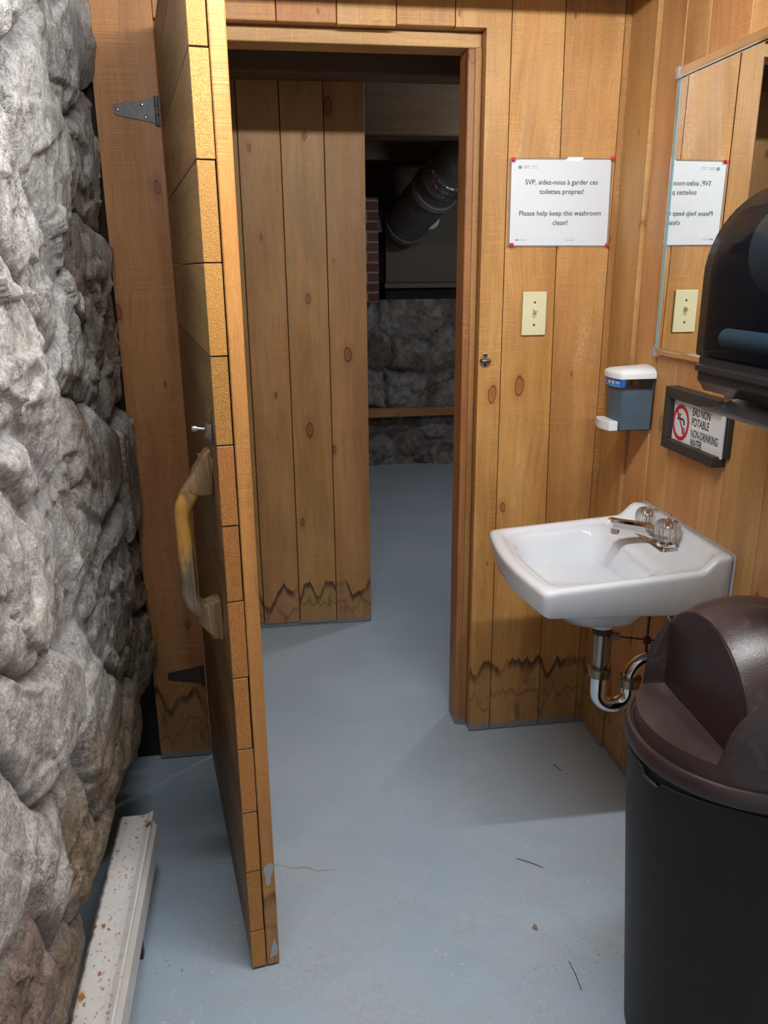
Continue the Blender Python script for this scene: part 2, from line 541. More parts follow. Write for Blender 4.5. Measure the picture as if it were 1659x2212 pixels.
def text_mesh(body, width=None, size=0.02, bold=0.0, align='LEFT'):
    """flat lettering as vertex/face lists in its own xy plane, scaled to a width"""
    cu = bpy.data.curves.new('tmp_text', 'FONT')
    cu.body = body
    cu.size = 1.0
    cu.offset = bold
    cu.resolution_u = 3
    ob = bpy.data.objects.new('tmp_text', cu)
    COL.objects.link(ob)
    dg = bpy.context.evaluated_depsgraph_get()
    dg.update()
    me = bpy.data.meshes.new_from_object(ob.evaluated_get(dg))
    vs = np.array([v.co[:] for v in me.vertices])
    fs = [tuple(p.vertices) for p in me.polygons]
    bpy.data.objects.remove(ob)
    bpy.data.curves.remove(cu)
    bpy.data.meshes.remove(me)
    x0, x1 = vs[:, 0].min(), vs[:, 0].max()
    vs[:, 0] -= x0
    sx = (width / (x1 - x0)) if width else size
    vs[:, 0] *= sx
    vs[:, 1] *= size
    return vs, fs

def add_text(mb, body, org, ex, ey, width, size, bold=0.0):
    vs, fs = text_mesh(body, width, size, bold)
    org, ex, ey = Vector(org), Vector(ex), Vector(ey)
    mb.add([org + ex * float(v[0]) + ey * float(v[1]) for v in vs], fs)

def quad(mb, org, ex, ey, x0, x1, y0, y1):
    org, ex, ey = Vector(org), Vector(ex), Vector(ey)
    mb.add([org + ex * a + ey * b for a, b in ((x0, y0), (x1, y0), (x1, y1), (x0, y1))], [(0, 1, 2, 3)])

# ------------------------------------------------------------------ numpy value noise
def _hash(ix, iy, s):
    n = (ix.astype(np.int64) * 374761393 + iy.astype(np.int64) * 668265263 + s * 974634221) & 0x7fffffff
    n = ((n ^ (n >> 13)) * 1274126177) & 0x7fffffff
    return ((n ^ (n >> 16)) & 0xffff) / 65535.0

def vnoise(x, y, s=0):
    ix, iy = np.floor(x), np.floor(y)
    fx, fy = x - ix, y - iy
    fx = fx * fx * (3 - 2 * fx)
    fy = fy * fy * (3 - 2 * fy)
    a, b = _hash(ix, iy, s), _hash(ix + 1, iy, s)
    c, d = _hash(ix, iy + 1, s), _hash(ix + 1, iy + 1, s)
    return (a * (1 - fx) + b * fx) * (1 - fy) + (c * (1 - fx) + d * fx) * fy

def fbm(x, y, s=0, o=4, g=0.5):
    r, a, t = 0, 1.0, 0
    for i in range(o):
        r = r + a * vnoise(x * 2 ** i + 17.3 * i, y * 2 ** i + 5.1 * i, s + i)
        t += a
        a *= g
    return r / t

def sstep(lo, hi, x):
    t = np.clip((x - lo) / (hi - lo), 0, 1)
    return t * t * (3 - 2 * t)

def facet_cells(u, v, k, s):
    """broken planar facets: each jittered cell has its own offset and tilt"""
    uu, vv = u * k, v * k * 0.8
    iu, iv = np.floor(uu), np.floor(vv)
    best = np.full(u.shape, 9.0)
    out = np.zeros(u.shape)
    for a in (-1, 0, 1):
        for b in (-1, 0, 1):
            cu, cv = iu + a, iv + b
            pu = cu + 0.15 + 0.7 * _hash(cu, cv, s)
            pv = cv + 0.15 + 0.7 * _hash(cu, cv, s + 1)
            d = np.hypot(uu - pu, vv - pv)
            h = (_hash(cu, cv, s + 2) - 0.5) + (_hash(cu, cv, s + 3) - 0.5) * (uu - pu) * 1.3 + (_hash(cu, cv, s + 4) - 0.5) * (vv - pv) * 1.3
            m = d < best
            best = np.where(m, d, best)
            out = np.where(m, h, out)
    return out

def rubble(u, v, seeds, sd, warp=0.05, mort=0.04):
    """height, mortar mask and stone tone of a rubble wall over the grid u, v"""
    wu = u + warp * (fbm(u * 4, v * 4, sd, 3) - 0.5) * 2 + 0.014 * (fbm(u * 22, v * 22, sd + 9, 2) - 0.5) * 2
    wv = v + warp * (fbm(u * 4, v * 4, sd + 31, 3) - 0.5) * 2 + 0.014 * (fbm(u * 22, v * 22, sd + 19, 2) - 0.5) * 2
    d1 = np.full(u.shape, 9.0)
    d2 = np.full(u.shape, 9.0)
    idx = np.zeros(u.shape, int)
    for i, (a, b, w) in enumerate(seeds):
        d = np.hypot(wu - a, wv - b) - w
        m = d < d1
        d2 = np.where(m, d1, np.minimum(d2, d))
        idx = np.where(m, i, idx)
        d1 = np.where(m, d, d1)
    e = d2 - d1
    r = np.random.default_rng(sd)
    off = r.uniform(-0.010, 0.012, len(seeds))
    su = r.uniform(-0.10, 0.10, len(seeds))
    sv = r.uniform(-0.10, 0.10, len(seeds))
    tn = r.uniform(0, 1, len(seeds))
    su0 = np.array([s[0] for s in seeds])
    sv0 = np.array([s[1] for s in seeds])
    body = 1 - np.exp(-np.maximum(e - 0.012, 0) / 0.028)
    h = 0.020 * body + body * (off[idx] + su[idx] * (u - su0[idx]) + sv[idx] * (v - sv0[idx]))
    wu2 = u + 0.012 * (fbm(u * 30, v * 30, sd + 61, 3) - 0.5)
    wv2 = v + 0.012 * (fbm(u * 30, v * 30, sd + 62, 3) - 0.5)
    h += body * (0.013 * facet_cells(wu2 + 0.3 * wv2, wv2, 7.0, sd + 100) + 0.006 * facet_cells(wu2, wv2 + 0.4 * wu2, 17.0, sd + 120))
    h += body * 0.016 * (fbm(u * 9, v * 7, sd + 5, 5, 0.55) - 0.5)
    h += 0.0075 * (fbm(u * 60, v * 45, sd + 7, 3, 0.6) - 0.5)
    ledge = vnoise(u * 6, v * 14 + 2 * vnoise(u * 5, v * 5, sd + 70), sd + 71)
    h += body * 0.012 * sstep(0.52, 0.58, ledge)
    crack = sstep(0.010, 0.0, e) * sstep(0.45, 0.6, fbm(u * 5, v * 5, sd + 41, 2))
    h -= 0.022 * crack
    pits = sstep(0.80, 0.90, vnoise(u * 22, v * 16, sd + 51)) * sstep(0.45, 0.65, vnoise(u * 4, v * 4, sd + 52))
    h -= 0.014 * pits
    return h, sstep(mort, mort * 0.35, e), tn[idx]

def grid_obj(name, P, attrs, mat, extra=None):
    """P: (n, m, 3) array of points"""
    n, m, _ = P.shape
    i, j = np.meshgrid(np.arange(n - 1), np.arange(m - 1), indexing='ij')
    a = (i * m + j).ravel()
    F = np.stack([a, a + 1, a + m + 1, a + m], 1)
    vs = P.reshape(-1, 3)
    ev, ef = ([], [])
    if extra is not None:
        ev, ef = extra.v, [tuple(k + len(vs) for k in f) for f in extra.f]
    me = bpy.data.meshes.new(name)
    me.from_pydata([tuple(p) for p in vs.tolist()] + list(ev), [], [tuple(f) for f in F.tolist()] + ef)
    for nm, arr in attrs.items():
        at = me.attributes.new(nm, 'FLOAT', 'POINT')
        at.data.foreach_set('value', np.concatenate([arr.ravel(), np.zeros(len(ev))]).astype(np.float32))
    sm = np.zeros(len(me.polygons), bool)
    sm[:len(F)] = True
    me.polygons.foreach_set('use_smooth', sm)
    me.materials.append(mat)
    me.update()
    o = bpy.data.objects.new(name, me)
    COL.objects.link(o)
    return o

# ------------------------------------------------------------------ materials
M_wall = wood('wall_boards', (0.33, 0.140, 0.036), (0.60, 0.310, 0.105), 'Z', 1.0, 0.8, stain=(0.21, 0.11, 0.92), paint_foot=True, rough=0.46, sheen_streak=0.55)
M_right = wood('side_wall_boards', (0.34, 0.155, 0.045), (0.60, 0.335, 0.130), 'Z', 0.7, 0.5, stain=(0.19, 0.12, 0.9), paint_foot=True, rough=0.50, sheen_streak=0.45)
M_hall = wood('hall_boards', (0.33, 0.160, 0.048), (0.56, 0.310, 0.115), 'Z', 1.1, 0.4, stain=(0.165, 0.085, 0.95), paint_foot=True, rough=0.52, sheen_streak=0.25)
M_trimZ = wood('jamb_wood', (0.26, 0.110, 0.034), (0.47, 0.235, 0.085), 'Z', 0.6, 0.6, paint_foot=True, rough=0.5)
M_trimX = wood('lintel_wood', (0.32, 0.165, 0.055), (0.56, 0.33, 0.135), 'X', 0.5, 0.5, rough=0.5)
M_beam = wood('beam_wood', (0.16, 0.090, 0.050), (0.27, 0.165, 0.095), 'X', 1.2, 0.6, rough=0.6, knot_scale=0.8)
M_doorA = wood('door_boards', (0.125, 0.072, 0.030), (0.37, 0.222, 0.092), 'Y', 0.4, 0.2, rough=0.48, streak=1.25, endgrain=True)
M_doorB = wood('door_edge_board', (0.36, 0.160, 0.040), (0.60, 0.300, 0.086), 'Z', 0.5, 0.9, stain=(0.16, 0.08, 0.7), rough=0.45)
M_handle_worn = None
M_stone = stone_mat('rubble_stone')
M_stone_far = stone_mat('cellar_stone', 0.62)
M_floor = floor_mat()
M_dark = plain('dark_void', (0.02, 0.018, 0.016), 0.9)
M_chrome = plain('chrome', (0.78, 0.78, 0.79), 0.08, 1.0)
M_steel = plain('dull_steel', (0.42, 0.41, 0.40), 0.34, 1.0)
M_zinc = plain('galvanised_hinge', (0.125, 0.125, 0.13), 0.5, 0.5, bump=(90, 0.5, 0.002))
M_rusty = plain('rust_brown_hinge', (0.075, 0.05, 0.04), 0.55, 0.4)
M_bronze = plain('bronze_latch', (0.17, 0.125, 0.105), 0.38, 0.8)
M_ceramic = plain('white_ceramic', (0.78, 0.83, 0.88), 0.09, 0.0, 0.5, coat=0.4)
M_acrylic = plain('clear_acrylic', (0.93, 0.93, 0.92), 0.04, 0.0, 0.5, trans=1.0, ior=1.45)
M_paper = plain('white_paper', (0.66, 0.70, 0.74), 0.35, 0.0, 0.5)
M_sheet = plain('laminating_film', (0.90, 0.84, 0.78), 0.12, 0.0, 0.5, trans=0.85, ior=1.15)
M_ink = plain('black_ink', (0.030, 0.032, 0.042), 0.55)
M_greyink = plain('grey_ink', (0.30, 0.32, 0.36), 0.55)
M_red = plain('red_plastic', (0.62, 0.03, 0.05), 0.25)
M_redink = plain('red_ink', (0.56, 0.022, 0.045), 0.4)
M_ivory = plain('ivory_plastic', (0.70, 0.66, 0.42), 0.35)
M_whiteplastic = plain('white_plastic', (0.76, 0.80, 0.82), 0.30)
M_smoke = plain('smoked_plastic', (0.055, 0.065, 0.075), 0.12, 0.0, 0.5)
M_soap = plain('blue_soap', (0.20, 0.27, 0.34), 0.22, 0.0, 0.5)
M_blue = plain('blue_label', (0.015, 0.12, 0.50), 0.35)
M_lblue = plain('light_blue_label', (0.03, 0.33, 0.80), 0.35)
M_black = plain('black_plastic', (0.020, 0.021, 0.024), 0.28)
M_blackmatt = plain('black_bag_film', (0.006, 0.006, 0.006), 0.6)
M_frame = plain('black_painted_wood', (0.030, 0.026, 0.024), 0.55, bump=(120, 0.3, 0.001))
M_clear = plain('clear_clip', (0.92, 0.93, 0.93), 0.08, 0.0, 0.5, trans=0.75, ior=1.4)
M_mirror = plain('mirror_silver', (0.90, 0.92, 0.91), 0.0, 1.0)
M_glassedge = plain('glass_edge', (0.20, 0.42, 0.42), 0.12, 0.0, 0.6)
M_channel = plain('polished_channel', (0.80, 0.74, 0.70), 0.14, 1.0)
M_towel = plain('brown_paper_towel', (0.42, 0.37, 0.31), 0.8)
M_tealroll = plain('paper_roll_stub', (0.40, 0.52, 0.55), 0.7)
M_board = plain('grey_board', (0.125, 0.112, 0.092), 0.75)
M_foil = plain('crinkled_foil', (0.55, 0.56, 0.58), 0.30, 1.0, bump=(34, 1.0, 0.02))
M_ductwrap = plain('duct_wrap', (0.17, 0.165, 0.16), 0.55, 0.3, bump=(16, 0.5, 0.01))
M_needle = plain('dark_fibre', (0.05, 0.045, 0.04), 0.7)
M_leaf = plain('dry_leaf', (0.26, 0.19, 0.11), 0.8)
M_pale = plain('grey_paint', (0.40, 0.43, 0.45), 0.5)
M_tube = plain('lit_tube', (0.9, 0.95, 1.0), 0.4, emis=((0.98, 0.99, 1.0), LAMP_STRENGTH))
M_lampbody = plain('lamp_body', (0.75, 0.76, 0.76), 0.4)

# smoked clear cover of the towel dispenser
def smoked():
    m, nt, b = new_mat('smoked_cover')
    g = NB(nt)
    tr = g.n('ShaderNodeBsdfTransparent')
    tr.inputs[0].default_value = (0.27, 0.32, 0.38, 1)
    b.inputs['Base Color'].default_value = (0.012, 0.016, 0.024, 1)
    b.inputs['Roughness'].default_value = 0.10
    n = g.noise(g.obj(), 3.0, 2.0)
    mx = g.n('ShaderNodeMixShader')
    g.link(g.smooth(n, 0.3, 0.7, 0.28, 0.36), mx.inputs[0])
    g.link(tr.outputs[0], mx.inputs[1])
    g.link(b.outputs[0], mx.inputs[2])
    g.link(mx.outputs[0], nt.nodes['Material Output'].inputs[0])
    return m
M_smokecover = smoked()

def reservoir():
    m, nt, b = new_mat('smoked_reservoir')
    g = NB(nt)
    tr = g.n('ShaderNodeBsdfTransparent')
    tr.inputs[0].default_value = (0.78, 0.82, 0.86, 1)
    b.inputs['Base Color'].default_value = (0.04, 0.045, 0.05, 1)
    b.inputs['Roughness'].default_value = 0.16
    n = g.noise(g.obj(), 20.0, 2.0)
    mx = g.n('ShaderNodeMixShader')
    g.link(g.smooth(n, 0.3, 0.7, 0.20, 0.26), mx.inputs[0])
    g.link(tr.outputs[0], mx.inputs[1])
    g.link(b.outputs[0], mx.inputs[2])
    g.link(mx.outputs[0], nt.nodes['Material Output'].inputs[0])
    return m
M_reserv = reservoir()

def can_mat():
    m, nt, b = new_mat('brown_bin_plastic')
    g = NB(nt)
    co = g.obj()
    n = g.noise(co, 7.0, 4.0, 0.65)
    c = g.mix(g.smooth(n, 0.35, 0.7), (0.026, 0.0155, 0.0155), (0.038, 0.024, 0.024))
    sc = g.noise(co, 28.0, 4.0, 0.7, 1.0)
    x, y, z = g.sep(co)
    up = g.n('ShaderNodeNewGeometry')
    dust = g.math('MULTIPLY', g.smooth(sc, 0.55, 0.68), g.smooth(z, 0.70, 0.74))
    c = g.mix(g.math('MULTIPLY', dust, 0.22), c, (0.16, 0.13, 0.125))
    g.link(c, b.inputs['Base Color'])
    g.link(g.smooth(n, 0.3, 0.7, 0.30, 0.42), b.inputs['Roughness'])
    g.link(g.bump(g.noise(co, 330.0, 2.0), 0.25, 0.0012), b.inputs['Normal'])
    return m
M_can = can_mat()
M_canflap = plain('brown_flap_plastic', (0.026, 0.0145, 0.0145), 0.34, bump=(260, 0.15, 0.001))
M_canbody = plain('brown_body_plastic', (0.0125, 0.0082, 0.0085), 0.46, 0.0, 0.28, bump=(260, 0.15, 0.001))

def heater_mat():
    m, nt, b = new_mat('rusty_white_enamel')
    g = NB(nt)
    co = g.obj()
    x, y, z = g.sep(co)
    n = g.noise(co, 8.0, 4.0)
    col = g.mix(g.smooth(n, 0.3, 0.7), (0.76, 0.755, 0.735), (0.85, 0.85, 0.84))
    wv = g.n('ShaderNodeVectorMath', operation='MULTIPLY_ADD')
    g.link(g.noise(co, 70.0, 3.0, out=1), wv.inputs[0])
    wv.inputs[1].default_value = (0.016, 0.020, 0.0)
    g.link(g.comb(x, g.math('MULTIPLY', y, 0.75), z), wv.inputs[2])
    top = g.smooth(z, 0.08, 0.085)
    clus = g.smooth(g.noise(co, 9.0, 3.0), 0.32, 0.50)
    for sc, th, keep, str_ in ((24.0, 0.24, 0.42, 0.95), (62.0, 0.26, 0.42, 0.9), (150.0, 0.26, 0.55, 0.8)):
        v = g.vor(wv.outputs[0], sc)
        r, gg, bb = g.sep(v.outputs['Color'])
        d = g.math('DIVIDE', v.outputs['Distance'], g.math('ADD', 0.45, gg))
        sp = g.math('MULTIPLY', g.smooth(d, th, th * 0.55), g.smooth(r, keep, keep + 0.03))
        sp = g.math('MULTIPLY', sp, g.math('MULTIPLY', clus, g.attr('tone')))
        halo = g.math('MULTIPLY', g.math('MULTIPLY', g.smooth(d, th * 1.6, th * 0.7), g.smooth(r, keep, keep + 0.03)), g.math('MULTIPLY', clus, g.attr('tone')))
        col = g.mix(g.math('MULTIPLY', halo, 0.35), col, (0.60, 0.36, 0.13))
        col = g.mix(g.math('MULTIPLY', sp, str_), col, g.mix(bb, (0.22, 0.075, 0.020), (0.50, 0.22, 0.045)))
    ed = g.smooth(g.math('ADD', x, g.math('MULTIPLY', g.noise(co, 60.0, 3.0), 0.020)), 0.022, 0.008)
    col = g.mix(g.math('MULTIPLY', ed, g.attr('tone')), col, (0.17, 0.07, 0.028))
    g.link(col, b.inputs['Base Color'])
    b.inputs['Roughness'].default_value = 0.42
    return m
M_heater = heater_mat()

def brick_mat():
    m, nt, b = new_mat('old_brick')
    g = NB(nt)
    co = g.obj()
    x, y, z = g.sep(co)
    bt = g.n('ShaderNodeTexBrick')
    g.link(g.comb(g.math('ADD', x, y), z, 0.0), bt.inputs['Vector'])
    bt.inputs['Scale'].default_value = 1.0
    bt.inputs['Brick Width'].default_value = 0.20
    bt.inputs['Row Height'].default_value = 0.068
    bt.inputs['Mortar Size'].default_value = 0.007
    bt.inputs['Color1'].default_value = (0.115, 0.038, 0.030, 1)
    bt.inputs['Color2'].default_value = (0.165, 0.062, 0.045, 1)
    bt.inputs['Mortar'].default_value = (0.26, 0.24, 0.21, 1)
    n = g.noise(co, 25.0, 4.0)
    c = g.mix(g.smooth(n, 0.5, 0.75, 0, 0.5), bt.outputs['Color'], (0.20, 0.18, 0.16))
    g.link(c, b.inputs['Base Color'])
    b.inputs['Roughness'].default_value = 0.9
    h = g.math('ADD', g.math('MULTIPLY', bt.outputs['Fac'], -1.0), g.math('MULTIPLY', n, 0.6))
    g.link(g.bump(h, 0.8, 0.006), b.inputs['Normal'])
    return m
M_brick = brick_mat()

def handle_mat():
    m, nt, b = new_mat('worn_handle_wood')
    g = NB(nt)
    co = g.obj()
    x, y, z = g.sep(co)
    G = g.comb(g.math('ADD', x, y), g.math('MULTIPLY', z, 0.06), 0.0)
    n1 = g.noise(G, 110.0, 4.0, 0.65)
    col = g.mix(g.smooth(n1, 0.35, 0.7), (0.17, 0.10, 0.045), (0.36, 0.235, 0.11))
    # varnish left as amber patches, the hand-worn middle is grey
    pn = g.noise(g.comb(x, y, g.math('MULTIPLY', z, 0.35)), 70.0, 3.0)
    zz = g.math('ADD', z, g.math('MULTIPLY', g.math('SUBTRACT', pn, 0.5), 0.16))
    amber = g.math('MULTIPLY', g.smooth(zz, 0.915, 0.955), g.smooth(zz, 1.085, 1.055))
    amber = g.math('MULTIPLY', amber, g.smooth(x, -0.030, -0.042))
    grey = g.math('MULTIPLY', g.smooth(zz, 0.80, 0.84), g.smooth(zz, 0.97, 0.92))
    grey = g.math('MULTIPLY', grey, g.smooth(x, -0.030, -0.042))
    col = g.mix(g.math('MULTIPLY', grey, 0.8), col, g.mix(g.smooth(n1, 0.4, 0.65), (0.075, 0.060, 0.050), (0.26, 0.21, 0.155)))
    col = g.mix(g.math('MULTIPLY', amber, 0.92), col, g.mix(g.smooth(n1, 0.40, 0.55), (0.26, 0.13, 0.025), (0.56, 0.29, 0.05)))
    g.link(col, b.inputs['Base Color'])
    b.inputs['Roughness'].default_value = 0.36
    g.link(g.bump(n1, 0.4, 0.001), b.inputs['Normal'])
    return m
M_handle = handle_mat()

# ------------------------------------------------------------------ THE SETTING
mb = MB()
mb.box(-0.85, 2.3, -1.2, 6.7, -0.08, 0.0)
tag(mb.build('floor', M_floor), 'smooth grey-blue painted concrete floor with chips and grit', 'floor', kind='structure')

# back wall: vertical boards with a door opening
def planks_x(mb, xs, y0, y1, z0, z1, tones=None, gap=0.0012, jit=0.002):
    for i in range(len(xs) - 1):
        t = random.uniform(0.88, 1.08) if tones is None else tones[i]
        mb.box(xs[i] + gap, xs[i + 1] - gap, y0 + random.uniform(0, jit), y1, z0, z1, 0.0016, t, random.uniform(1, 60))

mb = MB()
mb.box(XL, -0.220, D, D + 0.025, 0.004, 2.295, 0.0016, 0.85, 9.505)
top_x = [-0.220, -0.073, 0.078, 0.229, 0.381, 0.534]
for i in range(5):
    mb.box(top_x[i] + 0.001, top_x[i + 1] - 0.001, D + random.uniform(0, .0015), D + 0.025, 2.066 + random.uniform(-0.004, 0.002), 2.295, 0.0016, random.uniform(0.88, 1.02), 10.7 + 3 * i)
poly = [(0.534 + .001, 2.066), (0.617, 2.066), (0.617, 0.004), (0.6855, 0.004), (0.6815, 2.295), (0.534 + .001, 2.295)]
mb.prism(poly, D, D + 0.025, 'XZ', 1.0, 21.3)
mb.prism([(0.6885, 0.004), (0.854, 0.004), (0.823, 2.295), (0.6845, 2.295)], D + .001, D + 0.025, 'XZ', 1.04, 33.1)
mb.prism([(0.8565, 0.004), (0.983, 0.004), (0.9905, 2.295), (0.8255, 2.295)], D, D + 0.025, 'XZ', 0.93, 41.6)
mb.prism([(0.9855, 0.004), (XR + 0.03, 0.004), (XR + 0.03, 2.295), (0.993, 2.295)], D + .001, D + 0.025, 'XZ', 0.90, 47.9)
tag(mb.build('wall_back', M_wall), 'varnished cedar board wall around the doorway, water-stained at its foot', 'wall', kind='structure')

# studs and sheathing behind the boards, coloured near-black as shade in the gaps
mb = MB()
mb.box(-0.9, -0.25, D + 0.0265, D + 0.12, 0.0, 2.3, 0, 0.02, 1)
mb.box(0.645, 1.3, D + 0.0265, D + 0.12, 0.0, 2.3, 0, 0.02, 1)
mb.box(-0.25, 0.645, D + 0.0265, D + 0.12, 2.095, 2.3, 0, 0.12, 1)
tag(mb.build('wall_back_core', M_dark), 'sheathing hidden behind the cedar boards, near-black to stand for shade in the gaps', 'wall', kind='structure')

# right wall
mb = MB()
mb.box(XR - 0.010, XR + 0.03, 2.125, D - 0.001, 0.002, 2.3, 0.004, 0.92, 2.2)
ys = [2.123, 1.998, 1.889, 1.722, 1.632, 1.478, 1.33, 1.18, 1.03, 0.88, 0.72, 0.57, 0.42, 0.27, 0.1, -0.1, -0.3, -0.6, -0.9]
for i in range(len(ys) - 1):
    mb.box(XR + random.uniform(0, .0015), XR + 0.03, ys[i + 1] + .0012, ys[i] - .0012, 0.002, 2.3, 0.0016, random.uniform(0.90, 1.06), 4.1 + 2.7 * i)
mb.box(XR + 0.031, XR + 0.12, -0.9, D + 0.12, 0, 2.3, 0, 0.12, 1)
tag(mb.build('wall_right', M_right), 'cedar board side wall behind the sink and mirror', 'wall', kind='structure')

# left wall: rubble stone
du = 0.0048
U, V = np.meshgrid(np.arange(-0.35, 2.277, du), np.arange(0.0, 2.31, du), indexing='ij')
seeds = [(1.91, 1.97, .03), (1.50, 1.93, 0), (1.66, 1.71, .05), (2.03, 1.70, .0), (1.47, 1.52, .03), (1.99, 1.47, .03), (1.34, 1.33, .04),
         (1.80, 1.29, .02), (2.22, 1.30, -.03), (1.30, 1.19, -.03), (1.74, 1.07, .04), (1.22, 1.02, .05), (1.83, 0.76, .05), (2.22, 0.92, -.01),
         (1.18, 0.80, .03), (1.58, 0.54, .03), (2.10, 0.42, .02), (1.02, 0.70, 0), (1.13, 0.56, 0), (1.33, 0.42, .0), (0.98, 0.50, 0),
         (2.20, 0.64, -.02), (1.82, 0.34, 0), (1.55, 0.26, -.01), (1.2, 0.25, 0), (0.9, 0.28, 0), (2.16, 2.20, 0), (1.72, 2.24, 0),
         (1.15, 1.62, 0), (1.15, 1.9, 0), (0.95, 1.25, 0), (0.85, 0.95, 0), (0.7, 0.6, 0), (0.6, 1.5, 0), (0.7, 1.9, 0), (0.4, 1.1, 0), (0.3, 0.5, 0), (0.0, 1.5, 0), (0.0, 0.8, 0)]
hh, mo, tn = rubble(U, V, seeds, 5)
X = -0.391 + hh
X = X - 0.145 * sstep(0.30, 0.05, V + 0.03 * (fbm(U * 6, V * 0, 91, 3) - 0.5)) - 0.03 * sstep(0.42, 0.2, V) * sstep(1.0, 1.6, U)
X = np.where(U > 2.24, X - 0.02 * sstep(2.24, 2.275, U) * (fbm(U * 3, V * 9, 77, 3) * 2), X)
X = np.minimum(X, -0.352)
brown = np.clip(0.62 * sstep(1.25, 2.2, U) * sstep(2.1, 0.9, V) + 0.85 * sstep(0.85, 0.30, V) + 0.10, 0, 1)
back = MB()
back.box(-0.95, -0.68, -0.35, 2.277, 0, 2.31)
tag(grid_obj('wall_left', np.stack([X, U, V], 2), {'mortar': mo, 'tone': tn, 'brown': brown}, M_stone, back),
    'rough grey rubble stone wall bulging over the floor', 'wall', kind='structure')

# ceiling with joists
mb = MB()
mb.box(-0.9, 1.3, -0.9, 2.42, 2.301, 2.34, 0, 0.7, 3)
tag(mb.build('ceiling', M_beam), 'low board ceiling above the washroom', 'ceiling', kind='structure')
mb = MB()
mb.box(-0.6, XR, 1.88, 1.97, 2.122, 2.30, 0.004, 1.0, 5)
tag(mb.build('trim_1', M_beam), 'ceiling joist in front of the doorway wall', 'joist', kind='structure')

# door frame
mb = MB()
mb.box(0.6175, 0.644, D + 0.0255, D + 0.14, 0.0, 2.067, 0.0015, 0.95, 4)
mb.box(0.581, 0.6165, D + 0.05, D + 0.14, 0.0, 2.0305, 0.0025, 1.0, 12)
mb.box(0.600, 0.6172, D + 0.043, D + 0.05, 0.0, 2.0305, 0.0015, 0.9, 15)
mb.box(-0.249, -0.2165, D + 0.0255, D + 0.14, 0.0, 2.094, 0.0015, 0.8, 18)
tag(mb.build('trim_2', M_trimZ), 'worn wooden side jambs of the doorway with grey paint at the foot', 'door frame', kind='structure')
mb = MB()
mb.box(-0.216, 0.644, D + 0.0255, D + 0.14, 2.0675, 2.095, 0.0015, 0.55, 4)
mb.box(-0.216, 0.617, D + 0.05, D + 0.14, 2.031, 2.067, 0.002, 1.02, 14)
tag(mb.build('trim_3', M_trimX), 'pale wooden head piece across the top of the doorway', 'door frame', kind='structure')

# ------------------------------------------------------------------ hall beyond the doorway
HY = 3.195
mb = MB()
hx = [-0.65, -0.50, -0.35, -0.20, -0.045, 0.107, 0.265, 0.416]
ht = [0.9, 0.95, 1.0, 0.8, 0.94, 1.02, 0.98]
for i in range(7):
    mb.box(hx[i] + .0015, hx[i + 1] - .0015, HY + random.uniform(0, .002), HY + 0.025, 0.03 - 0.009 * max(0, i - 3), 2.36, 0.0016, ht[i], 6.0 + 4.3 * i)
mb.box(-0.65, 0.412, HY + 0.026, HY + 0.10, 0.0, 2.36, 0, 0.3, 1)
mb.box(-0.65, 0.414, HY + 0.006, HY + 0.05, 0.0, 0.03, 0, 0.25, 1)
tag(mb.build('wall_hall', M_hall), 'board partition seen through the doorway, with dark zigzag water stains', 'wall', kind='structure')
mb = MB()
mb.box(-0.75, -0.651, D + 0.12, 6.7, 0, 2.4)
tag(mb.build('wall_hall_left', M_trimZ), kind='structure', label='hall side wall left of the partition', cat='wall')
mb = MB()
mb.box(2.2, 2.3, D + 0.12, 6.7, 0, 2.4)
mb.box(1.3, 2.3, D, D + 0.12, 0, 2.4)
tag(mb.build('wall_hall_right', M_trimZ), kind='structure', label='hall side wall right of the doorway', cat='wall')
mb = MB()
mb.box(-0.75, 2.3, 2.42, 6.7, 2.362, 2.42, 0, 0.55, 3)
tag(mb.build('ceiling_hall', M_beam), kind='structure', label='dark board ceiling of the cellar beyond the doorway', cat='ceiling')

# far stone wall
U2, V2 = np.meshgrid(np.arange(0.25, 2.2, 0.012), np.arange(0.0, 1.25, 0.012), indexing='ij')
r2 = np.random.default_rng(4)
sd2 = []
for row, zc in enumerate((0.1, 0.30, 0.58, 0.86, 1.12)):
    x = 0.15 + r2.uniform(0, 0.15)
    while x < 2.3:
        sd2.append((x, zc + r2.uniform(-0.04, 0.04), r2.uniform(-0.02, 0.03)))
        x += r2.uniform(0.2, 0.36)
h2, m2, t2 = rubble(U2, V2, sd2, 23, 0.06, 0.05)
Y2 = 6.06 - h2 * 1.3
bk = MB()
bk.box(0.25, 2.2, 6.12, 6.69, 0, 1.235)
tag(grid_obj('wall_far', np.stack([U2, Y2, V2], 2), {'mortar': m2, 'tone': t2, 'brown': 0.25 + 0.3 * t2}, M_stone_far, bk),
    'dark rubble stone wall at the far end of the cellar', 'wall', kind='structure')
mb = MB()
mb.box(-0.75, 2.3, 6.60, 6.70, 1.235, 2.4, 0, 0.3, 1)
mb.box(-0.75, 0.25, 6.0, 6.1, 0, 2.4, 0, 0.3, 1)
tag(mb.build('wall_far_upper', M_beam), kind='structure', label='dark recess wall above the far stone ledge', cat='wall')

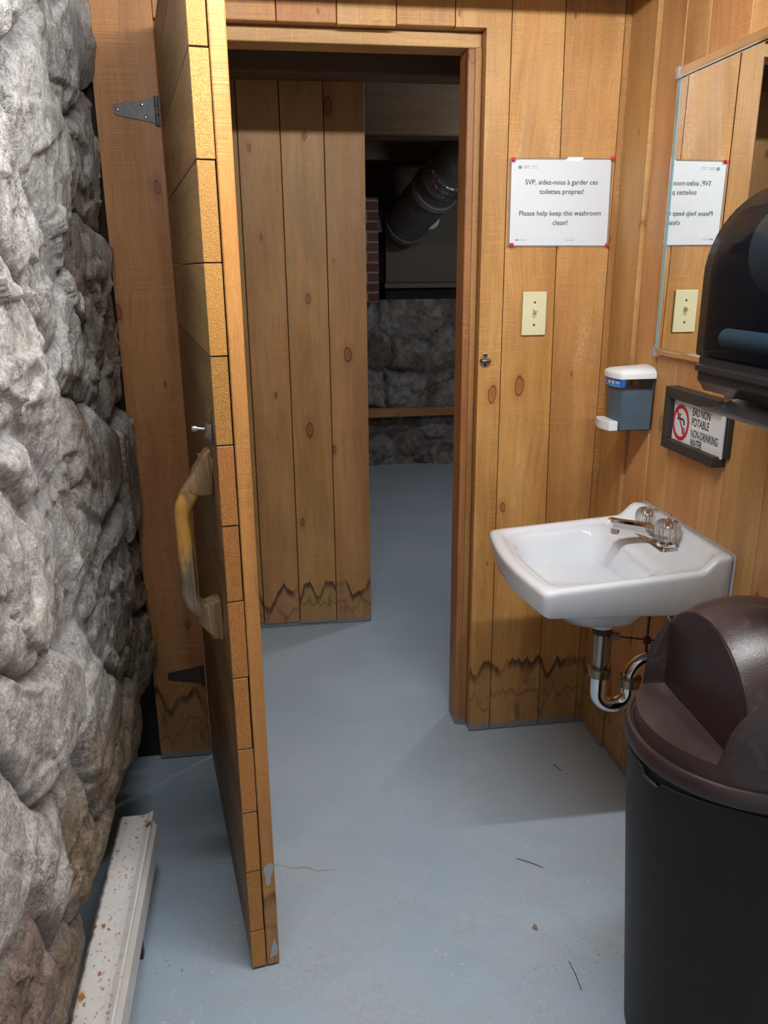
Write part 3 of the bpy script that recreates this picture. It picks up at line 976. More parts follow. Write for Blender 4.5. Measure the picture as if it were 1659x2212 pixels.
# beams
mb = MB()
mb.box(-0.65, 2.2, 3.06, 3.19, 2.112, 2.361, 0.006, 0.62, 7.7)
tag(mb.build('ceiling_beam', M_beam, None, (0.8, 3.1, 2.11)), 'dark knotty ceiling beam just behind the top of the doorway', 'beam')
mb = MB()
mb.box(0.3, 2.2, 4.40, 4.56, 2.117, 2.361, 0.006, 0.46, 19.7)
tag(mb.build('ceiling_beam', M_beam, None, (1.2, 4.5, 2.117)), 'second, paler ceiling beam deeper in the cellar above the duct', 'beam')
for k, (y, zb, lab) in enumerate(((5.15, 2.20, 'dim third joist under the cellar ceiling, behind the paler beam'), (5.75, 2.16, 'farthest dim joist under the cellar ceiling, over the brick pier'))):
    mb = MB()
    mb.box(0.3, 2.2, y, y + 0.07, zb, 2.361, 0.004, 0.5, 23 + k)
    tag(mb.build('ceiling_joist', M_beam, None, (1.2, y, zb)), lab, 'joist', 'joists of the cellar ceiling')

# brick pier
ang = math.radians(24)
mb = MB()
mb.box(-0.42, 0.0, 0.0, 0.30, 0.0, 0.70, 0.004)
o = mb.build('brick_pier', M_brick)
o.location = (0.855, 5.90, 1.236)
o.rotation_euler = (0, 0, ang)
tag(o, 'old red brick pier standing on the far stone wall beside the partition', 'brick pier')

# pale board with the duct running into it
t = thing('utility_panel', (1.3, 6.18, 1.36), 'dull grey board panel above the far stone wall, where the duct ends', 'panel')
mb = MB()
mb.box(0.945, 1.85, 6.17, 6.19, 1.365, 1.98, 0.002)
part(mb, 'board', M_board, t)
mb = MB()
mb.box(0.93, 1.85, 6.13, 6.19, 1.325, 1.362, 0.003)
part(mb, 'bottom_rail', plain('grey_rail', (0.13, 0.125, 0.12), 0.7), t)
mb = MB()
mb.box(0.945, 1.85, 6.19, 6.59, 1.236, 1.36, 0.0)
part(mb, 'base_block', M_dark, t)
t = thing('air_duct', (1.12, 5.6, 1.75), 'foil-taped insulated duct slanting down behind the doorway', 'duct')
A, B = Vector((1.40, 4.85, 2.30)), Vector((1.055, 6.05, 1.76))
def duct_pts(a, b, n=10):
    return [A.lerp(B, a + (b - a) * i / n) for i in range(n + 1)]
mb = MB()
mb.tube(duct_pts(0, 0.98, 20), [0.150 + 0.004 * math.sin(i * 2.1) for i in range(21)], 28)
part(mb, 'wrapped_duct', M_ductwrap, t)
mb = MB()
mb.tube(duct_pts(0.42, 0.53), [0.156 + 0.004 * math.sin(i * 1.7) for i in range(11)], 28)
part(mb, 'foil_band', M_foil, t, label='bright crinkled foil band')
mb = MB()
mb.tube(duct_pts(0.60, 0.635, 3), 0.158, 28)
part(mb, 'tape_ring', plain('grey_tape', (0.40, 0.40, 0.39), 0.4, 0.4), t)
mb = MB()
mb.tube(duct_pts(0.955, 0.985, 3), 0.162, 28)
part(mb, 'end_collar', M_ductwrap, t)
for (cx, cz, r, lab) in ((0.875, 1.79, 0.062, 'dark round pipe end left of the slanting duct'), (1.245, 1.80, 0.055, 'dark hanging pipe end right of the slanting duct')):
    t = thing('pipe_end', (cx, 6.1, cz), lab, 'pipe', 'pipe ends on the far panel')
    mb = MB()
    mb.lathe([(r, 0.0), (r, 0.125), (r * 0.8, 0.125), (r * 0.8, 0.01)], (cx, 6.04, cz), 'Y', 24)
    part(mb, 'pipe', M_rusty, t)
    mb = MB()
    mb.lathe([(r * 1.25, 0), (r * 1.25, 0.02), (r, 0.02)], (cx, 6.02, cz), 'Y', 24)
    part(mb, 'rim', M_black, t)

# ledger board on the far stone wall
mb = MB()
mb.box(0.30, 2.15, 5.925, 6.0, 0.395, 0.458, 0.006, 1.0, 9)
tag(mb.build('ledger_board', M_trimX, None, (1.1, 5.96, 0.395)), 'narrow wooden board fixed low across the far stone wall', 'board')

# ------------------------------------------------------------------ lamp (above the frame)
t = thing('ceiling_lamp', (0.36, LAMP_Y, 2.30), 'fluorescent tube lamp under the washroom ceiling, above the picture', 'lamp')
mb = MB()
mb.box(-0.30, 1.0, LAMP_Y - 0.05, LAMP_Y + 0.05, 2.192, 2.30, 0.006)
part(mb, 'housing', M_lampbody, t)
mb = MB()
mb.tube([(-0.26, LAMP_Y, LAMP_Z), (0.96, LAMP_Y, LAMP_Z)], 0.013, 14)
part(mb, 'tube', M_tube, t)
for x in (-0.28, 0.96):
    mb = MB()
    mb.box(x, x + 0.02, LAMP_Y - 0.014, LAMP_Y + 0.014, LAMP_Z - 0.018, 2.20, 0.002)
    part(mb, 'socket', M_lampbody, t)
# added fill light for the cellar, out of view right; no known lamp
hl = bpy.data.lights.new('cellar_fill', 'POINT')
hl.energy = HALL_FILL_W
hl.color = (0.86, 0.94, 1.0)
hl.shadow_soft_size = 0.08
ho = bpy.data.objects.new('cellar_fill', hl)
ho.location = (1.75, 3.9, 2.05)
COL.objects.link(ho)

# ------------------------------------------------------------------ the door leaf
DW = 0.858
rot = math.atan2(0.153, 0.988)          # local -y runs along the leaf, away from the hinge; +x is its right face
d = thing('door_1', (-0.2185, 2.277, 0.0), 'heavy plank door standing open towards the stone wall', 'door', kind='structure', rotz=rot)
mb = MB()
zs = [0.006, 0.104, 0.26, 0.406, 0.556, 0.715, 0.876, 1.027, 1.177, 1.334, 1.488, 1.647, 1.809, 1.962, 2.045]
for i in range(len(zs) - 1):
    g = 0.0009
    mb.box(0.0, 0.031 + random.uniform(-.0015, 0), -DW + random.uniform(0, .0025), -0.004, zs[i] + g, zs[i + 1] - g, 0.0010, random.uniform(0.82, 1.12), 2.0 + 3.9 * i, eg_axis=1)
part(mb, 'cross_boards', M_doorA, d, local=True, label='weathered brown horizontal boards with sawn ends')
mb = MB()
xs = [-DW, -0.70, -0.55, -0.40, -0.25, -0.10, -0.004]
for i in range(6):
    mb.box(0.0325, 0.060, xs[i] + .0008, xs[i + 1] - .0008, 0.006, 2.045, 0.002, 1.0 if i == 0 else random.uniform(.85, 1), 5.0 + 6.1 * i)
part(mb, 'upright_boards', M_doorB, d, local=True)
# grey paint daubs on the narrow edge near the floor
mb = MB()
for zc, xo, rz, rx in ((0.248, 0.047, 0.028, 0.009), (0.045, 0.049, 0.022, 0.008)):
    poly = []
    for k in range(18):
        a = 2 * PI * k / 18
        w = 1 + 0.22 * math.sin(3 * a + zc * 50) + 0.12 * math.sin(5 * a)
        poly.append((min(0.0575, xo + rx * w * math.cos(a) + 0.12 * (rz * math.sin(a))), zc + rz * w * math.sin(a)))
    mb.prism(poly, -DW - 0.0008, -DW + 0.001, 'XZ')
part(mb, 'paint_daub', M_pale, d, local=True)
# carved bow handle on the left face
def bow_handle():
    n = 34
    path = []
    for i in range(n + 1):
        s = i / n
        z = 1.135 - 0.375 * s
        k = min(1, s / 0.30) if s < 0.5 else min(1, (1 - s) / 0.26)
        out = 0.006 + 0.056 * (k * k * (3 - 2 * k))
        path.append((z, out, k))
    vs, fs = [], []
    seg = 16
    for i, (z, out, k) in enumerate(path):
        z2, o2, _ = path[min(i + 1, n)]
        z1, o1, _ = path[max(i - 1, 0)]
        tz, to = z2 - z1, o2 - o1
        L = math.hypot(tz, to)
        nx, nz = -tz / L, to / L            # normal in the (out, z) plane, pointing away from the door
        hw = 0.017 + 0.004 * (1 - k)         # half width along the door
        ht = 0.016 if k > 0.95 else 0.016 + 0.004 * (1 - k)
        for j in range(seg):
            a = 2 * PI * j / seg
            ca, sa = math.cos(a), math.sin(a)
            e = 0.62
            cu = math.copysign(abs(ca) ** e, ca) * hw
            su = math.copysign(abs(sa) ** e, sa) * ht
            vs.append((-(out + su * nx), -0.735 + cu, z + su * nz))
    for i in range(n):
        for j in range(seg):
            l = (j + 1) % seg
            fs.append((i * seg + j, i * seg + l, (i + 1) * seg + l, (i + 1) * seg + j))
    fs.append(tuple(range(seg)))
    fs.append(tuple(n * seg + j for j in range(seg)))
    m = MB()
    m.add(vs, fs, smooth=True)
    # feet that land flat on the door boards
    for zc, up in ((1.105, 1), (0.795, -1)):
        m.prism([(-0.0005, zc - 0.045), (-0.0005, zc + 0.045), (-0.012, zc + 0.042 if up > 0 else zc + 0.046), (-0.040, zc + (0.0 if up > 0 else 0.036)), (-0.050, zc - (0.036 if up > 0 else 0.0)), (-0.026, zc - (0.046 if up > 0 else 0.030))], -0.756, -0.714, 'XZ', bev=0.005, smooth=True)
    return m
part(bow_handle(), 'handle', M_handle, d, local=True, label='carved wooden bow handle worn grey and amber', sharp=50)
# slide latch
mb = MB()
mb.prism([(-0.800, 1.168), (-0.852, 1.176), (-0.856, 1.200), (-0.852, 1.226), (-0.832, 1.236), (-0.806, 1.212)], -0.003, 0.0, 'YZ', bev=0.0008)
o = part(mb, 'latch', M_bronze, d, local=True, label='bronze slide latch with a round knob')
mb = MB()
mb.box(-0.016, -0.002, -0.850, -0.822, 1.186, 1.216, 0.004, seg=2, smooth=True)
mb.tube([(-0.014, -0.852, 1.196), (-0.012, -0.815, 1.206)], 0.0045, 12)
part(mb, 'bolt', M_bronze, o, local=True)
mb = MB()
mb.tube([(-0.014, -0.834, 1.205), (-0.030, -0.834, 1.207)], 0.0028, 12)
mb.lathe([(0.0, 0.030), (0.0052, 0.030), (0.0056, 0.033), (0.0056, 0.037), (0.0045, 0.039), (0, 0.039)], (0, -0.834, 1.207), 'X', 16)
for i, p in enumerate(mb.v):
    if p[0] > 0.02:
        mb.v[i] = (-p[0], p[1], p[2])
part(mb, 'latch_knob', M_steel, o, local=True)
# strap hinges whose tapered leaf is screwed to the wall left of the leaf
inv = Matrix.Translation((-0.2185, 2.277, 0)) @ Matrix.Rotation(rot, 4, 'Z')
inv = inv.inverted()
def hinge(zc, mat, mat_screw, lab):
    m = MB()
    m.prism([(-0.331, zc + 0.011), (-0.331, zc - 0.008), (-0.327, zc - 0.012), (-0.247, zc - 0.026), (-0.228, zc - 0.033), (-0.2275, zc + 0.031), (-0.247, zc + 0.026), (-0.329, zc + 0.013)], D - 0.0035, D - 0.0006, 'XZ', bev=0.0007)
    m.v = [tuple(inv @ Vector(p)) for p in m.v]
    h = part(m, 'hinge', mat, d, local=True, label=lab)
    m = MB()
    for k in range(3):
        za = zc - 0.034 + k * 0.0225
        m.tube([(-0.2265, D - 0.008, za), (-0.2265, D - 0.008, za + 0.021)], 0.0055, 14)
    m.v = [tuple(inv @ Vector(p)) for p in m.v]
    part(m, 'hinge_knuckle', mat, h, local=True)
    for (x, z) in ((-0.322, zc + 0.001), (-0.262, zc + 0.013), (-0.256, zc - 0.016)):
        m = MB()
        m.lathe([(0, -0.0062), (0.0026, -0.0058), (0.0042, -0.0036), (0.0042, -0.003)], (x, D, z), 'Y', 14)
        m.v = [tuple(inv @ Vector(p)) for p in m.v]
        part(m, 'screw', mat_screw, h, local=True)
hinge(1.857, M_zinc, M_steel, 'grey galvanised strap hinge near the top')
hinge(0.288, M_rusty, M_rusty, 'rust-brown strap hinge near the floor')

# ------------------------------------------------------------------ baseboard heater by the stone wall
t = thing('baseboard_heater', (-0.40, 1.0, 0.0), 'long white rust-spotted metal heater cover along the foot of the stone wall', 'heater')
def sheet(mb, prof, y0, y1, th, tone=1.0, n=1):
    """bent sheet: profile in xz swept along y with a thickness"""
    P = [Vector((a, b)) for a, b in prof]
    up, dn = [], []
    for i, p in enumerate(P):
        tdir = (P[min(i + 1, len(P) - 1)] - P[max(i - 1, 0)]).normalized()
        nn = Vector((-tdir.y, tdir.x)) * th / 2
        up.append(p + nn)
        dn.append(p - nn)
    loop = up + dn[::-1]
    mb.prism([(q.x, q.y) for q in loop], y0, y1, 'XZ', tone)
mb = MB()
sheet(mb, [(-0.3985, 0.150), (-0.398, 0.1955), (-0.393, 0.199), (-0.345, 0.1985), (-0.334, 0.2005), (-0.3215, 0.2075), (-0.319, 0.206)], -0.2, 1.742, 0.0022)
part(mb, 'top_cover', M_heater, t)
mb = MB()
sheet(mb, [(-0.352, 0.198), (-0.326, 0.188), (-0.314, 0.170), (-0.314, 0.112), (-0.322, 0.102), (-0.345, 0.100)], -0.2, 1.738, 0.0022, 0.12)
part(mb, 'front_panel', M_heater, t)
mb = MB()
sheet(mb, [(-0.3995, 0.08), (-0.3995, 0.148)], -0.2, 1.74, 0.003, 0.6)
mb.box(-0.46, -0.40, -0.1, -0.06, 0.0, 0.15, 0)
mb.box(-0.397, -0.33, 1.10, 1.12, 0.0, 0.185, 0)
mb.box(-0.397, -0.33, 1.50, 1.52, 0.0, 0.185, 0)
part(mb, 'back_plate', M_rusty, t)
t2_ = MB()
t2_.tube([(-0.36, -0.15, 0.145), (-0.36, 1.70, 0.145)], 0.014, 14)
part(t2_, 'heating_pipe', M_rusty, t)

# ------------------------------------------------------------------ wash basin
CY = 1.770
BACK = 1.0165
def outline(n, x0, x1, hw, bow, r, taper=0.0):
    """rounded rectangle; x0 is the bowed front, x1 the back; even arc-length samples, starting mid-front"""
    pts = []
    def arc(cx, cy, a0, a1, k=10):
        for i in range(k + 1):
            a = a0 + (a1 - a0) * i / k
            pts.append((cx + r * math.cos(a), cy + r * math.sin(a)))
    arc(x0 + r, -hw + r, PI, 1.5 * PI)
    arc(x1 - r, -hw + r, 1.5 * PI, 2 * PI)
    arc(x1 - r, hw - r, 0, 0.5 * PI)
    arc(x0 + r, hw - r, 0.5 * PI, PI)
    P = [Vector((p[0], p[1])) for p in pts]
    # denser polyline, then resample
    Q = []
    for i in range(len(P)):
        a, b = P[i], P[(i + 1) % len(P)]
        m = max(1, int((b - a).length / 0.006))
        for k in range(m):
            Q.append(a.lerp(b, k / m))
    L = [0]
    for i in range(len(Q)):
        L.append(L[-1] + (Q[(i + 1) % len(Q)] - Q[i]).length)
    out = []
    tot = L[-1]
    # start at the angle of the front centre to keep loops aligned: sample by direction from the centre
    cx = (x0 + x1) / 2
    angs = [math.atan2(q.y / hw, (q.x - cx) / ((x1 - x0) / 2)) for q in Q]
    order = sorted(range(len(Q)), key=lambda i: angs[i])
    A_ = np.array([angs[i] for i in order])
    XQ = np.array([Q[i].x for i in order])
    YQ = np.array([Q[i].y for i in order])
    ta = np.linspace(-PI, PI, n, endpoint=False)
    A3 = np.concatenate([A_ - 2 * PI, A_, A_ + 2 * PI])
    ox = np.interp(ta, A3, np.tile(XQ, 3))
    oy = np.interp(ta, A3, np.tile(YQ, 3))
    fr = np.clip((cx - ox) / max(1e-6, cx - x0), 0, 1)
    ox = ox - bow * (1 - (oy / hw) ** 2) * fr
    return ox, oy
def bs(x):
    """how far the rim climbs to the upstand at the wall"""
    t_ = np.clip((x - 0.942) / (0.988 - 0.942), 0, 1)
    return 0.033 * t_ * t_ * (3 - 2 * t_)
def rise(x):
    """the rim and deck rise a little towards the wall"""
    return 0.024 * np.clip((x - 0.58) / 0.37, 0, 1)
N = 200
loops = []
def L_(x0, x1, hw, bow, r, z, lift=0.0):
    ox, oy = outline(N, x0, x1, hw, bow, r)
    zz = np.full(N, z) + bs(ox) * lift + rise(ox) * (1.0 if z > 0.77 else (0.5 if z > 0.75 else (-0.7 if 0.7345 < z < 0.745 else 0.0)))
    loops.append(np.stack([ox, CY + oy, zz], 1))
F0 = 0.581
L_(0.66, 0.99, 0.165, 0.02, 0.05, 0.738)             # underside, inner
L_(F0 + 0.020, BACK - 0.004, 0.208, 0.024, 0.02, 0.7355)
L_(F0 + 0.010, BACK, 0.2175, 0.024, 0.010, 0.737)
L_(F0 + 0.007, BACK, 0.2205, 0.024, 0.010, 0.742)
L_(F0 + 0.001, BACK, 0.2250, 0.024, 0.012, 0.786, 1)
L_(F0 + 0.000, BACK, 0.2255, 0.024, 0.013, 0.793, 1)
L_(F0 + 0.003, BACK - 0.001, 0.2235, 0.024, 0.014, 0.799, 1)
L_(F0 + 0.009, BACK - 0.004, 0.2185, 0.024, 0.016, 0.8015, 1)
L_(F0 + 0.022, BACK - 0.018, 0.2060, 0.023, 0.026, 0.8015, 1)
L_(F0 + 0.027, BACK - 0.026, 0.2010, 0.022, 0.028, 0.7995, 0.9)
L_(F0 + 0.034, BACK - 0.038, 0.1950, 0.021, 0.030, 0.7945, 0.1)
L_(F0 + 0.038, BACK - 0.044, 0.1910, 0.020, 0.032, 0.7925)
L_(F0 + 0.043, 0.900, 0.1840, 0.018, 0.045, 0.7915)
L_(F0 + 0.048, 0.880, 0.1790, 0.017, 0.055, 0.788)
L_(F0 + 0.054, 0.870, 0.1730, 0.016, 0.060, 0.778)
L_(F0 + 0.070, 0.862, 0.1600, 0.014, 0.065, 0.735)
L_(F0 + 0.090, 0.850, 0.1420, 0.012, 0.070, 0.690)
L_(F0 + 0.120, 0.845, 0.1120, 0.010, 0.060, 0.664)
L_(0.745, 0.845, 0.060, 0.0, 0.045, 0.652)
L_(0.785, 0.833, 0.024, 0.0, 0.020, 0.647)
V_, F_ = [], []
for lp in loops:
    V_ += [tuple(p) for p in lp]
for k in range(len(loops) - 1):
    for i in range(N):
        j = (i + 1) % N
        F_.append((k * N + i, k * N + j, (k + 1) * N + j, (k + 1) * N + i))
F_.append(tuple(range(N)))
F_.append(tuple((len(loops) - 1) * N + i for i in range(N)))
t = thing('wash_basin', (0.80, CY, 0.0), 'white ceramic wall-hung basin with raised back edge', 'sink')
mb = MB()
mb.add(V_, F_, smooth=True)
part(mb, 'basin', M_ceramic, t, sharp=60)
# belly of the bowl under the apron
loops = []
L_(0.625, 0.905, 0.178, 0.012, 0.06, 0.7375)
L_(0.650, 0.890, 0.160, 0.010, 0.07, 0.700)
L_(0.690, 0.880, 0.125, 0.008, 0.07, 0.660)
L_(0.745, 0.870, 0.075, 0.0, 0.055, 0.634)
L_(0.780, 0.856, 0.040, 0.0, 0.036, 0.624)
L_(0.786, 0.850, 0.033, 0.0, 0.031, 0.606)
V_, F_ = [], []
for lp in loops:
    V_ += [tuple(p) for p in lp]
for k in range(len(loops) - 1):
    for i in range(N):
        j = (i + 1) % N
        F_.append((k * N + i, k * N + j, (k + 1) * N + j, (k + 1) * N + i))
F_.append(tuple(range(N)))
F_.append(tuple((len(loops) - 1) * N + i for i in range(N)))
mb = MB()
mb.add(V_, F_, smooth=True)
part(mb, 'bowl_underside', M_ceramic, t, sharp=60)
mb = MB()
mb.lathe([(0.0, 0.648), (0.012, 0.648), (0.014, 0.6505), (0.026, 0.6515), (0.028, 0.6495)], (0.809, CY, 0), 'Z', 28)
part(mb, 'drain_ring', M_chrome, t)
mb = MB()
mb.box(BACK + 0.0003, XR - 0.0003 + 0.001, CY - 0.2275, CY + 0.2275, 0.745, 0.862, 0.0005)
part(mb, 'caulk_line', plain('grey_caulk', (0.45, 0.43, 0.46), 0.6), t)

# faucet
FY = 1.786
t = thing('faucet', (0.955, FY, 0.810), 'chrome two-handle tap with clear fluted knobs on the basin deck', 'faucet')
mb = MB()
bm = bmesh.new()
bmesh.ops.create_cube(bm, size=1.0)
for v in bm.verts:
    top = v.co.z > 0
    v.co = Vector((0.955 + v.co.x * (0.050 if not top else 0.040), FY + v.co.y * (0.155 if not top else 0.143), 0.812 if not top else 0.826))
bmesh.ops.bevel(bm, geom=[e for e in bm.edges], offset=0.004, segments=2, affect='EDGES')
mb.from_bm(bm, smooth=True)
part(mb, 'base_plate', M_chrome, t, sharp=30)
mb = MB()
sp = [((0.976, 0.826), 0.026, 0.010), ((0.955, 0.838), 0.024, 0.016), ((0.932, 0.848), 0.021, 0.016), ((0.905, 0.856), 0.0185, 0.0135), ((0.875, 0.863), 0.0170, 0.0120), ((0.842, 0.870), 0.0165, 0.0115), ((0.829, 0.8725), 0.0160, 0.0110), ((0.826, 0.872), 0.0140, 0.0090)]
vs, fs = [], []
for i, ((x, z), hw, ht) in enumerate(sp):
    (xa, za), (xb, zb) = sp[max(i - 1, 0)][0], sp[min(i + 1, len(sp) - 1)][0]
    tx, tz = xb - xa, zb - za
    Ln = math.hypot(tx, tz)
    nx, nz = tz / Ln, -tx / Ln
    for a, b in ((-1, -0.6), (-0.75, -1), (0.75, -1), (1, -0.6), (1, 0.5), (0.62, 1), (-0.62, 1), (-1, 0.5)):
        vs.append((x + nx * b * ht, FY + a * hw, z + nz * b * ht))
for i in range(len(sp) - 1):
    for k in range(8):
        l = (k + 1) % 8
        fs.append((i * 8 + k, i * 8 + l, i * 8 + 8 + l, i * 8 + 8 + k))
fs.append(tuple(range(8)))
fs.append(tuple((len(sp) - 1) * 8 + k for k in range(8)))
mb.add(vs, fs, smooth=True)
o = part(mb, 'spout', M_chrome, t, sharp=32)
mb = MB()
mb.lathe([(0.0, -0.014), (0.0085, -0.014), (0.0105, -0.012), (0.0105, 0.0)], (0.842, FY, 0.858), 'Z', 20)
part(mb, 'aerator', M_steel, o)
mb = MB()
mb.tube([(0.982, FY, 0.82), (0.982, FY, 0.878)], 0.0024, 10)
mb.lathe([(0, 0.876), (0.0045, 0.877), (0.006, 0.882), (0.0045, 0.888), (0, 0.890)], (0.982, FY, 0), 'Z', 14)
part(mb, 'lift_rod', M_chrome, t)
for dy in (-0.0515, 0.0515):
    mb = MB()
    vs, fs = [], []
    prof = [(0.0190, 0.0), (0.0262, 0.004), (0.0288, 0.012), (0.0300, 0.028), (0.0290, 0.041), (0.0245, 0.049), (0.0150, 0.052), (0.0, 0.0525)]
    sg = 72
    for i in range(sg):
        a = 2 * PI * i / sg
        for j, (r, h) in enumerate(prof):
            fl = 1 + (0.050 * math.cos(18 * a) if 0 < j < 5 else (0.02 * math.cos(18 * a) if j == 5 else 0))
            vs.append((0.953 + r * fl * math.cos(a), FY + dy + r * fl * math.sin(a), 0.8365 + h))
    n = len(prof)
    for i in range(sg):
        j2 = (i + 1) % sg
        for k in range(n - 1):
            fs.append((i * n + k, j2 * n + k, j2 * n + k + 1, i * n + k + 1))
    fs.append(tuple(i * n for i in range(sg)))
    mb.add(vs, fs, smooth=True)
    bm = bmesh.new()
    o = part(mb, 'handle', M_acrylic, t, sharp=70, label='clear fluted acrylic knob')
    bm.from_mesh(o.data)
    bmesh.ops.remove_doubles(bm, verts=bm.verts[:], dist=1e-6)
    bm.to_mesh(o.data)
    bm.free()
    mb = MB()
    mb.lathe([(0.024, 0.825), (0.023, 0.832), (0.016, 0.835), (0.0095, 0.837), (0.0095, 0.868), (0.006, 0.872), (0, 0.872)], (0.953, FY + dy, 0), 'Z', 24)
    part(mb, 'handle_stem', M_chrome, o)

# drain trap under the basin
TX = 0.822
t = thing('drain_trap', (TX, CY, 0.36), 'chrome P-trap drain pipe hanging under the basin', 'drain pipe')
mb = MB()
mb.tube([(TX, CY, 0.6055), (TX, CY, 0.470)], 0.0185, 22)
part(mb, 'tailpiece', M_steel, t)
mb = MB()
mb.lathe([(0.026, 0.584), (0.026, 0.603), (0.022, 0.6055), (0.020, 0.584)], (TX, CY, 0), 'Z', 8, smooth=False)
part(mb, 'drain_nut', M_rusty, t)
tdx, tdy = 0.080, -0.012
def arc_pts(c, r, a0, a1, n=16):
    u = Vector((tdx, tdy, 0)).normalized()
    return [Vector(c) + u * (r * math.cos(a0 + (a1 - a0) * i / n)) + Vector((0, 0, r * math.sin(a0 + (a1 - a0) * i / n))) for i in range(n + 1)]
r_ = math.hypot(tdx, tdy) / 2
mid = Vector((TX + tdx / 2, CY + tdy / 2, 0.418))
mb = MB()
pts = [Vector((TX, CY, 0.472))] + arc_pts(mid, r_, PI, 2 * PI) + [Vector((TX + tdx, CY + tdy, 0.445))]
mb.tube(pts, 0.0205, 22)
part(mb, 'trap_bend', M_chrome, t)
mb = MB()
c2 = Vector((TX + tdx + 0.055, CY + tdy - 0.008, 0.455))
pts = [Vector((TX + tdx, CY + tdy, 0.440))] + arc_pts(c2, 0.0555, PI, PI / 2) + [Vector((XR - 0.001, CY + tdy - 0.02, 0.5105))]
mb.tube(pts, 0.0185, 22)
part(mb, 'wall_arm', M_chrome, t)
for (x, y, z) in ((TX, CY, 0.476), (TX + tdx, CY + tdy, 0.447)):
    mb = MB()
    mb.lathe([(0.0215, -0.016), (0.0265, -0.014), (0.0265, 0.002), (0.030, 0.003), (0.030, 0.011), (0.026, 0.014), (0.0195, 0.014)], (x, y, z), 'Z', 26)
    part(mb, 'slip_nut', plain('tarnished_brass', (0.30, 0.26, 0.19), 0.35, 1.0), t)
# pop-up linkage
mb = MB()
mb.tube([(TX + 0.018, CY, 0.575), (TX + 0.045, CY, 0.570)], 0.011, 14)
o = part(mb, 'pivot_joint', M_steel, t)
mb = MB()
mb.tube([(TX + 0.04, CY, 0.570), (0.995, CY, 0.545)], 0.0022, 8)
mb.tube([(0.945, CY - 0.003, 0.74), (0.945, CY - 0.003, 0.50)], 0.0035, 8)
mb.box(0.936, 0.954, CY - 0.009, CY + 0.003, 0.545, 0.562, 0.001)
part(mb, 'linkage_rod', M_rusty, o)
# supply pipes
for dy, lab in ((0.06, 'dark water supply pipe under the basin, on its far side'), (-0.06, 'dark water supply pipe under the basin, on its near side')):
    t = thing('supply_pipe', (0.96, CY + dy, 0.62), lab, 'pipe', 'water supply pipes under the basin')
    mb = MB()
    mb.tube([(0.958, CY + dy, 0.738), (0.958, CY + dy, 0.68), (0.968, CY + dy, 0.645), (0.985, CY + dy, 0.622), (XR - 0.001, CY + dy, 0.615)], 0.008, 12)
    part(mb, 'pipe', M_steel, t)
    mb = MB()
    mb.lathe([(0.016, 0.70), (0.016, 0.737)], (0.958, CY + dy, 0), 'Z', 6, smooth=False)
    part(mb, 'nut', M_rusty, t)

# ------------------------------------------------------------------ washroom notice on the back wall
PY = D - 0.0035
t = thing('washroom_notice', (0.838, D - 0.001, 1.643), 'laminated white notice asking to keep the washroom clean, pinned above the light switch', 'sign')
mb = MB()
mb.prism([(0.690, 1.530), (0.986, 1.5285), (0.9825, 1.7605), (0.689, 1.7575)], D - 0.0022, D - 0.0010, 'XZ')
part(mb, 'laminate', M_sheet, t)
mb = MB()
mb.prism([(0.6965, 1.5335), (0.9805, 1.5320), (0.9775, 1.7555), (0.6945, 1.7535)], D - 0.0031, D - 0.0023, 'XZ')
part(mb, 'paper', M_paper, t)
ex, ey = (1, 0, 0.004), (0, 0, 1)
mb = MB()
add_text(mb, 'SVP, aidez-nous à garder ces', (0.735, PY, 1.6910), ex, ey, 0.207, 0.0182, 0.008)
add_text(mb, 'toilettes propres!', (0.776, PY, 1.6670), ex, ey, 0.127, 0.0182, 0.008)
part(mb, 'french_text', M_ink, t)
mb = MB()
add_text(mb, 'Please help keep this washroom', (0.721, PY, 1.6110), ex, ey, 0.236, 0.0182, 0.008)
add_text(mb, 'clean!', (0.818, PY, 1.5868), ex, ey, 0.043, 0.0182, 0.008)
part(mb, 'english_text', M_ink, t)
mb = MB()
cx, cz = 0.7185, 1.7345
mb.add([(cx + 0.0055 * math.cos(k * PI / 10), PY, cz + 0.0048 * math.sin(k * PI / 10)) for k in range(20)] +
       [(cx + 0.0042 * math.cos(k * PI / 10), PY, cz + 0.0035 * math.sin(k * PI / 10)) for k in range(20)],
       [(k, (k + 1) % 20, 20 + (k + 1) % 20, 20 + k) for k in range(20)])
mb.add([(cx - 0.003, PY, cz - 0.0015), (cx + 0.0015, PY, cz - 0.002), (cx + 0.0034, PY, cz), (cx + 0.001, PY, cz + 0.002), (cx - 0.002, PY, cz + 0.0014)], [(0, 1, 2, 3, 4)])
part(mb, 'crest', M_ink, t)
mb = MB()
def smudge(x0, x1, z, h):
    x = x0
    while x < x1 - 0.0006:
        w = random.uniform(0.0010, 0.0020)
        quad(mb, (0, PY, z), (1, 0, 0), (0, 0, 1), x, min(x1, x + w), random.uniform(0, 0.15) * h, h * random.uniform(0.75, 1.0))
        x += w + 0.0003
for (a, b, z, h) in ((0.728, 0.746, 1.7365, 0.0022), (0.728, 0.744, 1.7318, 0.0028), (0.7505, 0.768, 1.7365, 0.0022), (0.7505, 0.771, 1.7318, 0.0014)):
    smudge(a, b, z, h)
part(mb, 'header_print', M_greyink, t)
mb = MB()
for (a, b, z, h) in ((0.7235, 0.7315, 1.5480, 0.0013), (0.7235, 0.7310, 1.5455, 0.0013), (0.734, 0.7435, 1.5480, 0.0013), (0.734, 0.7430, 1.5455, 0.0013)):
    smudge(a, b, z, h)
part(mb, 'footer_print', M_greyink, t)
mb = MB()
for a, b in ((0.7130, 0.7151), (0.7189, 0.7210)):
    quad(mb, (0, PY, 1.5453), (1, 0, 0), (0, 0, 1), a, b, 0, 0.0045)
